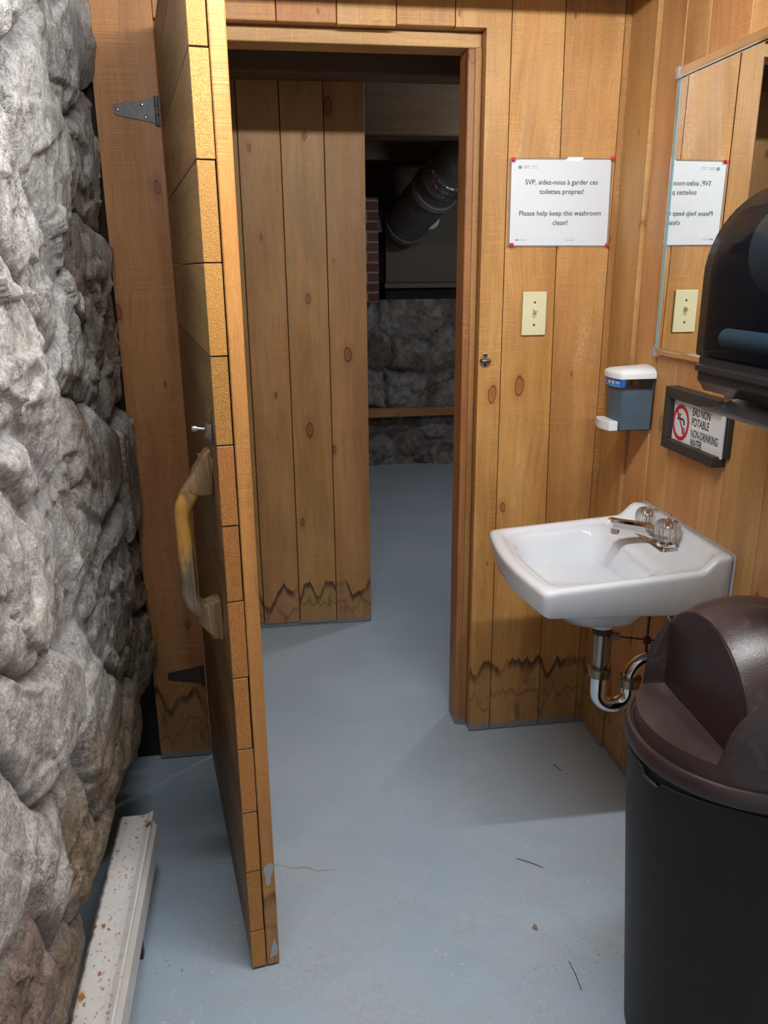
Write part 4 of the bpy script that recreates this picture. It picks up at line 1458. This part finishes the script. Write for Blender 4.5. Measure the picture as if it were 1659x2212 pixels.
mb.add([(0.7170 + dx * 0.0014, PY, 1.5475 + dz * 0.0016) for dx, dz in ((0, 1), (0.35, 0.4), (1, 0.2), (0.5, -0.3), (0.25, -1), (-0.25, -1), (-0.5, -0.3), (-1, 0.2), (-0.35, 0.4))], [tuple(range(9))])
part(mb, 'flag_mark', M_ink, t)
mb = MB()
vs, fs = text_mesh('Canada', 0.0265, 0.0088)
mb.add([(0.8560 + v[0], PY, 1.5440 + v[1]) for v in vs], fs)
quad(mb, (0, PY, 1.5508), (1, 0, 0), (0, 0, 1), 0.8795, 0.8808, 0, 0.0024)
quad(mb, (0, PY, 1.5508), (1, 0, 0), (0, 0, 1), 0.8812, 0.8822, 0.0006, 0.0018)
quad(mb, (0, PY, 1.5508), (1, 0, 0), (0, 0, 1), 0.8826, 0.8839, 0, 0.0024)
part(mb, 'wordmark', M_greyink, t)
mb = MB()
mb.prism([(0.842, 1.7515), (0.886, 1.7500), (0.898, 1.7580), (0.893, 1.7615), (0.855, 1.7610)], D - 0.0042, D - 0.0033, 'XZ')
part(mb, 'clear_tape', plain('clear_tape', (0.92, 0.93, 0.94), 0.15, 0, 0.6), t)
for (x, z, lab) in ((0.6985, 1.7535, 'top left'), (0.9785, 1.7580, 'top right'), (0.7010, 1.5350, 'bottom left'), (0.9800, 1.5335, 'bottom right')):
    t = thing('push_pin', (x, D - 0.003, z), 'red push pin in the %s corner of the washroom notice' % lab, 'push pin', 'red push pins holding the washroom notice')
    mb = MB()
    mb.lathe([(0.0, -0.0150), (0.0046, -0.0148), (0.0052, -0.0138), (0.0048, -0.0120), (0.0030, -0.0108), (0.0027, -0.0070), (0.0050, -0.0055), (0.0054, -0.0045), (0.0045, -0.0034), (0, -0.0034)], (x, D, z), 'Y', 20)
    part(mb, 'head', M_red, t)
    mb = MB()
    mb.tube([(x, D - 0.004, z), (x, D + 0.003, z)], 0.0006, 8)
    part(mb, 'pin', M_steel, t)

# ------------------------------------------------------------------ light switch
t = thing('light_switch', (0.777, D, 1.348), 'ivory toggle light switch on the board wall under the notice', 'light switch')
mb = MB()
mb.box(0.741, 0.8115, D - 0.0065, D - 0.0003, 1.2875, 1.4085, 0.0022, seg=2)
part(mb, 'plate', M_ivory, t)
mb = MB()
mb.box(0.7710, 0.7815, D - 0.0072, D - 0.0060, 1.3365, 1.3615, 0.0005)
part(mb, 'slot', plain('ivory_slot', (0.46, 0.43, 0.27), 0.5), t)
mb = MB()
mb.prism([(D - 0.006, 1.3440), (D - 0.006, 1.3580), (D - 0.019, 1.3625), (D - 0.0195, 1.3560)], 0.7725, 0.7800, 'YZ', bev=0.001)
part(mb, 'toggle', M_ivory, t)
for z in (1.379, 1.3165):
    mb = MB()
    mb.lathe([(0, -0.0078), (0.0026, -0.0076), (0.0033, -0.0066), (0.0033, -0.006)], (0.7765, D, z), 'Y', 16)
    part(mb, 'screw', M_rusty, t)
# strike of the slide latch
t = thing('latch_keeper', (0.637, D, 1.218), 'small metal latch keeper screwed beside the right door jamb', 'latch keeper')
mb = MB()
mb.box(0.6290, 0.6440, D - 0.0035, D - 0.0003, 1.2000, 1.2400, 0.0014, seg=2)
part(mb, 'plate', M_steel, t)
mb = MB()
mb.tube([(0.6265, D - 0.003, 1.2185), (0.6280, D - 0.014, 1.2185), (0.6360, D - 0.0165, 1.2185), (0.6450, D - 0.014, 1.2185), (0.6470, D - 0.003, 1.2185)], 0.0062, 14)
part(mb, 'loop', M_bronze, t)
for z in (1.2065, 1.2335):
    mb = MB()
    mb.lathe([(0, -0.0050), (0.0034, -0.0046), (0.0040, -0.0036)], (0.6365, D, z), 'Y', 14)
    part(mb, 'screw', M_black, t)

# ------------------------------------------------------------------ mirror on the right wall
MX = 1.0065
t = thing('wall_mirror', (XR, 1.66, 1.27), 'frameless wall mirror in metal channels above the basin', 'mirror')
Y0, Y1 = 1.16, 1.986
mb = MB()
mb.box(MX, MX + 0.0008, Y0, Y1 - 0.0012, 1.272, 1.902)
part(mb, 'mirror_glass', M_mirror, t)
mb = MB()
mb.box(MX + 0.0009, XR - 0.0022, Y0, Y1, 1.272, 1.902, 0.0006)
part(mb, 'glass_backing', M_glassedge, t)
mb = MB()
mb.box(MX - 0.0035, XR - 0.0010, Y0, Y1 + 0.004, 1.9025, 1.9205, 0.0008)
o = part(mb, 'top_channel', M_channel, t)
mb = MB()
mb.box(MX - 0.0060, MX - 0.0036, Y0, Y1 + 0.004, 1.8975, 1.9035, 0.0010)
part(mb, 'channel_lip', M_chrome, o)
mb = MB()
mb.box(MX - 0.0035, XR - 0.0010, Y0, Y1 - 0.004, 1.2605, 1.2715, 0.0008)
o = part(mb, 'bottom_channel', M_channel, t)
mb = MB()
mb.box(MX - 0.0060, MX - 0.0036, Y0, Y1 - 0.004, 1.2700, 1.2755, 0.0010)
part(mb, 'channel_lip', M_chrome, o)
mb = MB()
mb.box(MX - 0.0010, MX - 0.0001, Y1 - 0.0125, Y1 - 0.0045, 1.2760, 1.897)
part(mb, 'bevelled_edge', M_glassedge, t, label='greenish polished edge of the glass')
mb = MB()
mb.box(MX - 0.0016, XR - 0.0023, Y1 - 0.0010, Y1 + 0.0020, 1.272, 1.902, 0.0005)
part(mb, 'side_strip', M_chrome, t)
for yy, zz, zt in ((Y1 - 0.002, 1.896, 1.924), (Y1 - 0.006, 1.252, 1.276)):
    mb = MB()
    mb.box(MX - 0.007, XR - 0.0005, yy - 0.006, yy + 0.012, zz, zt, 0.003, seg=2)
    part(mb, 'corner_clip', M_clear, t)

# ------------------------------------------------------------------ non-drinking-water sign
t = thing('water_warning_sign', (XR, 1.745, 1.11), 'white bilingual non-drinking water sign in a black wooden frame, under the mirror', 'sign')
mb = MB()
mb.box(0.984, XR - 0.0005, 1.628, 1.868, 1.167, 1.193, 0.001)
mb.box(0.984, XR - 0.0005, 1.628, 1.868, 1.042, 1.066, 0.001)
mb.box(0.984, XR - 0.0005, 1.846, 1.868, 1.0665, 1.1665, 0.001)
mb.box(1.006, XR - 0.0005, 1.612, 1.846, 1.0665, 1.1665, 0.0005)
part(mb, 'frame', M_frame, t)
mb = MB()
mb.box(1.0005, 1.0045, 1.622, 1.850, 1.062, 1.170, 0.0004)
part(mb, 'sign_panel', M_whiteplastic, t)
PX = 0.9998
ex, ey = (0, -1, 0), (0, 0, 1)
mb = MB()
for body, y, z, w in (('EAU NON', 1.7575, 1.1385, 0.0775), ('POTABLE', 1.7580, 1.1145, 0.0765), ('NON-DRINKING', 1.7570, 1.0875, 0.1175), ('WATER', 1.7570, 1.0655, 0.0530)):
    add_text(mb, body, (PX, y, z), ex, ey, w, 0.0265, 0.012)
part(mb, 'lettering', M_ink, t)
RC = (1.8085, 1.1115)
mb = MB()
k_ = 48
mb.add([(PX, RC[0] + r * math.cos(2 * PI * i / k_) * 0.92, RC[1] + r * math.sin(2 * PI * i / k_) * 1.02) for r in (0.0425, 0.0335) for i in range(k_)],
       [(i, (i + 1) % k_, k_ + (i + 1) % k_, k_ + i) for i in range(k_)])
part(mb, 'red_ring', M_redink, t)
mb = MB()
a = math.radians(52)
ux, uz = -math.cos(a), -math.sin(a)          # bar runs from upper left to lower right as seen
L = 0.036
for sgn in (0,):
    px_, pz_ = -uz, ux
    w = 0.0028
    mb.add([(PX - 0.0003, RC[0] + (-L * ux * 1 + w * px_), RC[1] + (-L * uz + w * pz_)), (PX - 0.0003, RC[0] + (-L * ux - w * px_), RC[1] + (-L * uz - w * pz_)),
            (PX - 0.0003, RC[0] + (L * ux - w * px_), RC[1] + (L * uz - w * pz_)), (PX - 0.0003, RC[0] + (L * ux + w * px_), RC[1] + (L * uz + w * pz_))], [(0, 1, 2, 3)])
part(mb, 'red_bar', M_redink, t)
mb = MB()
def pq(y0, y1, z0, z1):
    mb.add([(PX - 0.0001, RC[0] - y0, RC[1] + z0), (PX - 0.0001, RC[0] - y1, RC[1] + z0), (PX - 0.0001, RC[0] - y1, RC[1] + z1), (PX - 0.0001, RC[0] - y0, RC[1] + z1)], [(0, 1, 2, 3)])
pq(-0.012, 0.0, 0.0185, 0.0205)          # tap handle bar
pq(-0.0070, -0.0050, 0.010, 0.0185)
pq(-0.017, 0.010, 0.0065, 0.0115)
pts = [(0.010, 0.0115), (0.016, 0.009), (0.019, 0.002), (0.019, -0.004), (0.0135, -0.004), (0.0135, 0.001), (0.010, 0.0065)]
mb.add([(PX - 0.0001, RC[0] - p, RC[1] + q) for p, q in pts], [tuple(range(len(pts)))])
pq(0.0095, 0.0108, -0.0245, -0.0075)     # glass
pq(0.0205, 0.0218, -0.0245, -0.0075)
pq(0.0095, 0.0218, -0.0258, -0.0245)
for q in (-0.020, -0.017, -0.014, -0.0115):
    pq(0.0110, 0.0205, q, q + 0.0009)
part(mb, 'tap_pictogram', M_ink, t)
mb = MB()
mb.lathe([(0.0, -0.0022), (0.0030, -0.0018), (0.0042, -0.0002)], (1.0004, 1.7705, 1.1215), 'X', 16)
part(mb, 'screw', M_steel, t)

# ------------------------------------------------------------------ soap dispenser
t = thing('soap_dispenser', (XR, 2.036, 1.055), 'smoked soap dispenser with white lid and push bar, in the corner above the basin', 'soap dispenser')
SY0, SY1 = 1.986, 2.088
def d_plan(x_front, y0, y1, bulge, n=14):
    """plan view: flat sides, gently rounded front"""
    pts = [(XR - 0.0008, y0), ]
    xs_ = x_front
    pts.append((xs_ + bulge, y0))
    for i in range(1, n):
        s_ = i / n
        pts.append((xs_ + bulge - bulge * math.sin(PI * s_) ** 0.8, y0 + (y1 - y0) * s_))
    pts.append((xs_ + bulge, y1))
    pts.append((XR - 0.0008, y1))
    return pts
mb = MB()
pl = d_plan(0.912, SY0, SY1, 0.010)
pb = d_plan(0.920, SY0 + 0.003, SY1 - 0.003, 0.010)
n = len(pl)
mb.add([(x, y, 1.057) for x, y in pb] + [(x, y, 1.196) for x, y in pl], [tuple(range(n)), tuple(range(n, 2 * n))] + [(i, (i + 1) % n, n + (i + 1) % n, n + i) for i in range(n)])
o = part(mb, 'reservoir', M_reserv, t)
mb = MB()
pi_ = d_plan(0.920, SY0 + 0.0015, SY1 - 0.0015, 0.009)
pi2 = d_plan(0.9245, SY0 + 0.0045, SY1 - 0.0045, 0.009)
pi_ = [(min(x, XR - 0.006), y) for x, y in pi_]
pi2 = [(min(x, XR - 0.006), y) for x, y in pi2]
mb.add([(x, y, 1.060) for x, y in pi2] + [(x, y, 1.163) for x, y in pi_], [tuple(range(n)), tuple(range(n, 2 * n))] + [(i, (i + 1) % n, n + (i + 1) % n, n + i) for i in range(n)])
part(mb, 'soap', M_soap, t)
mb = MB()
rows = []
for zz, ins in ((1.1945, 0.0), (1.2080, 0.0), (1.2105, 0.0015)):
    rows.append([(x if x > XR - 0.002 else x - 0.003 + ins, (y - 0.002 + ins) if y < 2.03 else (y + 0.002 - ins), zz) for x, y in pl])
# domed top
vs = [p for r in rows for p in r]
fs = [tuple(range(n))]
for k in range(2):
    fs += [(k * n + i, k * n + (i + 1) % n, (k + 1) * n + (i + 1) % n, (k + 1) * n + i) for i in range(n)]
base = 2 * n
prev = base
for f_, dz in ((0.82, 0.008), (0.55, 0.0125), (0.22, 0.0145)):
    o_ = len(vs)
    cxx, cyy = XR - 0.03, 2.037
    for (x, y, z_) in rows[2]:
        vs.append((x if x > XR - 0.002 else cxx + (x - cxx) * (f_ * 0.5 + 0.5), cyy + (y - cyy) * f_, 1.2105 + dz * (0.55 + 0.45 * min(1, (x - 0.909) / 0.07))))
    fs += [(prev + i, prev + (i + 1) % n, o_ + (i + 1) % n, o_ + i) for i in range(n)]
    prev = o_
fs.append(tuple(prev + i for i in range(n)))
mb.add(vs, fs, smooth=True)
part(mb, 'lid', M_whiteplastic, t, sharp=40)
mb = MB()
pv = [(0.892 + 0.008 - 0.008 * math.sin(PI * s_ / 10), SY0 + 0.006 + (SY1 - SY0 - 0.012) * s_ / 10) for s_ in range(11)] + [(0.924, SY1 - 0.006), (0.924, SY0 + 0.006)]
mb.prism(pv, 1.058, 1.083, 'XY', bev=0.002)
part(mb, 'push_bar', M_whiteplastic, t)
# blue label on the front, in the reservoir's upper part
mb = MB()
def lab_strip(y0, y1, z0, z1, off):
    vs = []
    m_ = 12
    for i in range(m_ + 1):
        y = y0 + (y1 - y0) * i / m_
        s_ = (y - SY0) / (SY1 - SY0)
        x = 0.912 + 0.010 - 0.010 * math.sin(PI * max(0, min(1, s_))) ** 0.8 - off
        vs += [(x, y, z0), (x, y, z1)]
    return vs, [(2 * i, 2 * i + 2, 2 * i + 3, 2 * i + 1) for i in range(m_)]
mb.add(*lab_strip(SY0 + 0.0005, SY1 - 0.001, 1.1735, 1.1945, 0.0006))
mb.add([(0.9217, SY0 - 0.0008, 1.1735), (0.932, SY0 - 0.0008, 1.1735), (0.932, SY0 - 0.0008, 1.1945), (0.9217, SY0 - 0.0008, 1.1945)], [(0, 1, 2, 3)])
o = part(mb, 'front_label', M_blue, t)
mb = MB()
mb.add(*lab_strip(SY0 + 0.0005, SY0 + 0.085, 1.1735, 1.1785, 0.0009))
part(mb, 'label_band', M_lblue, o)
mb = MB()
for y0, y1, z0, z1 in ((2.028, 2.034, 1.180, 1.188), (2.0365, 2.043, 1.180, 1.188), (2.016, 2.021, 1.180, 1.189), (2.0115, 2.0145, 1.1795, 1.188), (1.989, 2.007, 1.1855, 1.1875), (1.989, 2.0065, 1.1815, 1.1832), (2.055, 2.072, 1.187, 1.1885), (2.055, 2.070, 1.182, 1.1835)):
    mb.add(*lab_strip(y0, y1, z0, z1, 0.0011))
part(mb, 'label_print', M_whiteplastic, o)

# ------------------------------------------------------------------ paper towel dispenser
t = thing('towel_dispenser', (XR, 1.25, 1.2), 'black paper towel dispenser with smoked cover, mounted over the mirror edge', 'paper towel dispenser')
TX0, TY0, TY1 = 0.797, 1.075, 1.416
TB = XR - 0.0125          # its back plate stands clear of the mirror
prof = []
zb, zt = 1.318, 1.622
prof.append((TB, zb))
prof.append((TX0 + 0.004, zb))
prof.append((TX0, zb + 0.004))
for i in range(15):
    a = i / 14 * PI / 2
    prof.append((TX0 + 0.170 * (1 - math.cos(a)), zt - 0.165 + 0.165 * math.sin(a)))
prof.append((TB, zt))
mb = MB()
mb.prism(prof, TY0, TY1, 'XZ', bev=0.004, smooth=True)
cov = part(mb, 'smoked_cover', M_smokecover, t, sharp=30)
mb = MB()
mb.box(TB - 0.012, TB - 0.002, TY0 + 0.01, TY1 - 0.012, 1.325, 1.62)
part(mb, 'back_plate', M_black, t)
mb = MB()
mb.prism([(TX0 + 0.012 + max(0.0, p[0] - TX0) * 0.93, zb + 0.008 + (p[1] - zb) * 0.95) if p[0] < TB else (TB - 0.003, zb + 0.008 + (p[1] - zb) * 0.95) for p in prof], TY1 - 0.010, TY1 - 0.006, 'XZ')
mb.box(TX0 + 0.012, TB - 0.013, TY0 + 0.01, TY1 - 0.011, 1.3205, 1.3245)
part(mb, 'black_liner', M_black, t)  # black panels added to keep the interior dark behind the cover
mb = MB()
mb.lathe([(0.0, 0.0), (0.082, 0.0), (0.082, 0.235), (0.0, 0.235)], (0.910, TY0 + 0.02, 1.50), 'Y', 48)
for i, p in enumerate(mb.v):
    pass
o = part(mb, 'towel_roll', M_towel, t)
mb = MB()
mb.tube([(0.825, TY0 + 0.015, 1.353), (0.825, TY1 - 0.055, 1.353)], 0.017, 24)
part(mb, 'roller', M_tealroll, t)
mb = MB()
mb.prism([(TB, 1.317), (TX0 + 0.006, 1.317), (TX0 + 0.006, 1.303), (TX0 - 0.001, 1.302), (TX0 - 0.001, 1.291), (TX0 + 0.006, 1.290), (TX0 + 0.006, 1.274), (TX0 + 0.022, 1.2535), (TX0 + 0.028, 1.2535), (TX0 + 0.024, 1.2855), (0.93, 1.2855), (TB, 1.2855)], TY0, TY1 - 0.006, 'XZ', bev=0.0015)
part(mb, 'base_housing', M_black, t)
mb = MB()
mb.prism([(TX0 + 0.008, 1.2735), (TX0 + 0.022, 1.2535), (TX0 + 0.050, 1.2535), (TX0 + 0.060, 1.285)], TY1 - 0.012, TY1 - 0.006, 'XZ')
part(mb, 'end_cheek', M_black, t)
# tray under the slot
mb = MB()
sheet(mb, [(0.7715, 1.2370), (0.7760, 1.2325), (0.790, 1.2325), (0.815, 1.2375), (0.850, 1.2470), (0.890, 1.2600), (TB, 1.2830)], TY0, 1.330, 0.004)
part(mb, 'tray', M_black, t)
# torn paper hanging from the slot
mb = MB()
vs, fs = [], []
nn = 16
for i in range(nn + 1):
    y = TY1 - 0.030 - 0.175 * i / nn
    dep = 0.040 * (1 - i / nn) ** 1.2 + 0.006 + 0.002 * math.sin(i * 2.3)
    for k in range(5):
        q = k / 4
        vs.append((TX0 + 0.040 + 0.006 * q - 0.012 * q * q * (1 - i / nn), y + 0.006 * q - 0.035 * q * (1 - i / nn), 1.2850 - dep * q))
for i in range(nn):
    for k in range(4):
        a_ = i * 5 + k
        fs.append((a_, a_ + 1, a_ + 6, a_ + 5))
mb.add(vs, fs, smooth=True)
part(mb, 'paper_end', M_towel, t, label='torn end of brown paper towel')

# ------------------------------------------------------------------ waste bin
BX, BY = 0.813, 1.146
t = thing('trash_bin', (BX, BY, 0.0), 'tall brown plastic trash bin with domed swing lid in front of the basin', 'trash bin')
mb = MB()
mb.lathe([(0.0, 0.0), (0.148, 0.0), (0.153, 0.006), (0.186, 0.476), (0.1965, 0.650), (0.1985, 0.668), (0.190, 0.668), (0.150, 0.02), (0.0, 0.02)], (BX, BY, 0), 'Z', 96)
part(mb, 'body', M_canbody, t)
mb = MB()
mb.tube([(BX + 0.1995 * math.cos(a), BY + 0.1995 * math.sin(a), 0.652 + 0.006 * math.sin(5 * a) - (0.010 if 3.25 < a < 3.5 else 0)) for a in np.linspace(2.9, 4.6, 40)], [0.0018 + 0.003 * (1 if 5 < i < 13 else 0) for i in range(40)], 6)
part(mb, 'liner_edge', M_blackmatt, t, label='black bag edge showing under the lid')
ZL = 0.720
prof = [(0.2035, 0.664), (0.2045, 0.667), (0.2030, 0.687), (0.2000, 0.6925), (0.1945, 0.6935), (0.1920, 0.690), (0.1900, 0.690), (0.1885, 0.695), (0.1850, 0.732), (0.184, 0.756)]
for i in range(1, 25):
    a = i / 24 * PI / 2
    prof.append((0.184 * math.cos(a) if i < 24 else 0.0, 0.758 + 0.172 * math.sin(a)))
full = [(0.0, 0.664)] + prof
mb = MB()
mb.lathe(full, (BX, BY, 0), 'Z', 128, close=False)
lid = part(mb, 'lid', M_can, t)
bm = bmesh.new()
bm.from_mesh(lid.data)
bmesh.ops.remove_doubles(bm, verts=bm.verts[:], dist=1e-5)
bmesh.ops.recalc_face_normals(bm, faces=bm.faces[:])
bm.to_mesh(lid.data)
bm.free()
# pocket cut out of the left side, closed by the swing flap
XF0, XF1, ZT = BX - 0.092, BX - 0.0925, 0.99
TILT = math.radians(-2.5)
def spin(p):
    c_, s_ = math.cos(TILT), math.sin(TILT)
    dx_, dy_ = p[0] - BX, p[1] - BY
    return (BX + c_ * dx_ - s_ * dy_, BY + s_ * dx_ + c_ * dy_, p[2])
cut = MB()
YA, YB = BY - 0.137, BY + 0.126
cut.prism([(BX - 0.30, ZL), (XF0, ZL), (XF1, ZT), (BX - 0.30, ZT)], YA, YB, 'XZ')
cut.v = [(p[0], p[1] - (0.11 * (p[2] - ZL) if p[1] < BY else 0.0), p[2]) for p in cut.v]
cut.v = [spin(p) for p in cut.v]
cob = cut.build('tmp_cut', M_can)
cob.location = (-BX, -BY, 0)
bm_ = lid.modifiers.new('cut', 'BOOLEAN')
bm_.operation = 'DIFFERENCE'
bm_.solver = 'EXACT'
bm_.object = cob
bpy.context.view_layer.update()
lid_loc = lid.matrix_world.copy()
cob.location = (0, 0, 0)
bpy.context.view_layer.update()
dg = bpy.context.evaluated_depsgraph_get()
nm = bpy.data.meshes.new_from_object(lid.evaluated_get(dg))
lid.modifiers.clear()
lid.data = nm
bpy.data.objects.remove(cob)
bm = bmesh.new()
bm.from_mesh(lid.data)
sharp = [e for e in bm.edges if len(e.link_faces) == 2 and e.calc_face_angle(0) > math.radians(40) and e.verts[0].co.z > ZL - 0.003 and min(v.co.x for v in e.verts) < -0.03]
bmesh.ops.bevel(bm, geom=sharp, offset=0.0022, segments=2, affect='EDGES', profile=0.5, clamp_overlap=True)
for f in bm.faces:
    f.smooth = True
bm.to_mesh(lid.data)
bm.free()
lid.data.set_sharp_from_angle(angle=math.radians(28))
# the flap itself
def rad_at(z):
    zz = [p[1] for p in prof[7:]]
    rr = [p[0] for p in prof[7:]]
    return float(np.interp(z, zz, rr))
pts = []
zs_ = np.linspace(ZL + 0.003, 0.955, 60)
right, left = [], []
for z in zs_:
    x = XF0 + (XF1 - XF0) * (z - ZL) / (ZT - ZL) - 0.0012
    q = rad_at(z) ** 2 - (x - BX) ** 2
    if q <= 0.0005:
        break
    w = math.sqrt(q) - 0.006
    if w < 0.01:
        break
    right.append((x, BY - min(w, BY - YA + 0.11 * (z - ZL) - 0.003), z))
    left.append((x, BY + min(w, YB - BY - 0.003), z))
loop = right + left[::-1]
mb = MB()
m_ = len(loop)
mb.add([spin((x - 0.0012, y, z)) for x, y, z in loop] + [spin((x + 0.003, y, z)) for x, y, z in loop], [tuple(range(m_)), tuple(range(m_, 2 * m_))[::-1]] + [(i, (i + 1) % m_, m_ + (i + 1) % m_, m_ + i) for i in range(m_)])
part(mb, 'swing_flap', M_canflap, t)

# ------------------------------------------------------------------ bits on the floor
def fibre(name, pts, r, label, grp=None):
    mb = MB()
    mb.tube([(x, y, z + r) for x, y, z in pts], r, 6)
    o = mb.build(name, M_needle, None, (pts[0][0], pts[0][1], 0))
    tag(o, label, 'debris', grp)
fibre('dry_needle', [(0.607, 1.345, 0), (0.608, 1.31, 0.001), (0.606, 1.269, 0)], 0.0009, 'straight dark needle on the floor beside the trash bin')
fibre('dry_needle', [(0.590, 1.675, 0.002), (0.606, 1.664, 0.003), (0.625, 1.652, 0.002), (0.648, 1.633, 0)], 0.0008, 'bent dark needle on the bare floor in front of the basin')
fibre('dry_needle', [(0.830, 2.056, 0), (0.834, 2.040, 0.003), (0.838, 2.028, 0.001), (0.845, 2.024, 0)], 0.0011, 'short curled dark fibre on the floor under the basin')
mb = MB()
k_ = 14
mb.add([(0.564 + 0.008 * math.cos(i * 2 * PI / k_) * (0.6 + 0.5 * ((i * 7) % 5) / 5), 1.448 + 0.011 * math.sin(i * 2 * PI / k_) * (0.6 + 0.5 * ((i * 3) % 5) / 5), z) for z in (0.0002, 0.0016) for i in range(k_)],
       [tuple(range(k_)), tuple(range(k_, 2 * k_))] + [(i, (i + 1) % k_, k_ + (i + 1) % k_, k_ + i) for i in range(k_)])
tag(mb.build('dry_leaf_bit', M_leaf, None, (0.564, 1.448, 0)), 'tan crumb of dry leaf on the floor left of the trash bin', 'debris')

for o in bpy.data.objects:
    if '_o' in o.keys():
        del o['_o']
bpy.context.view_layer.update()
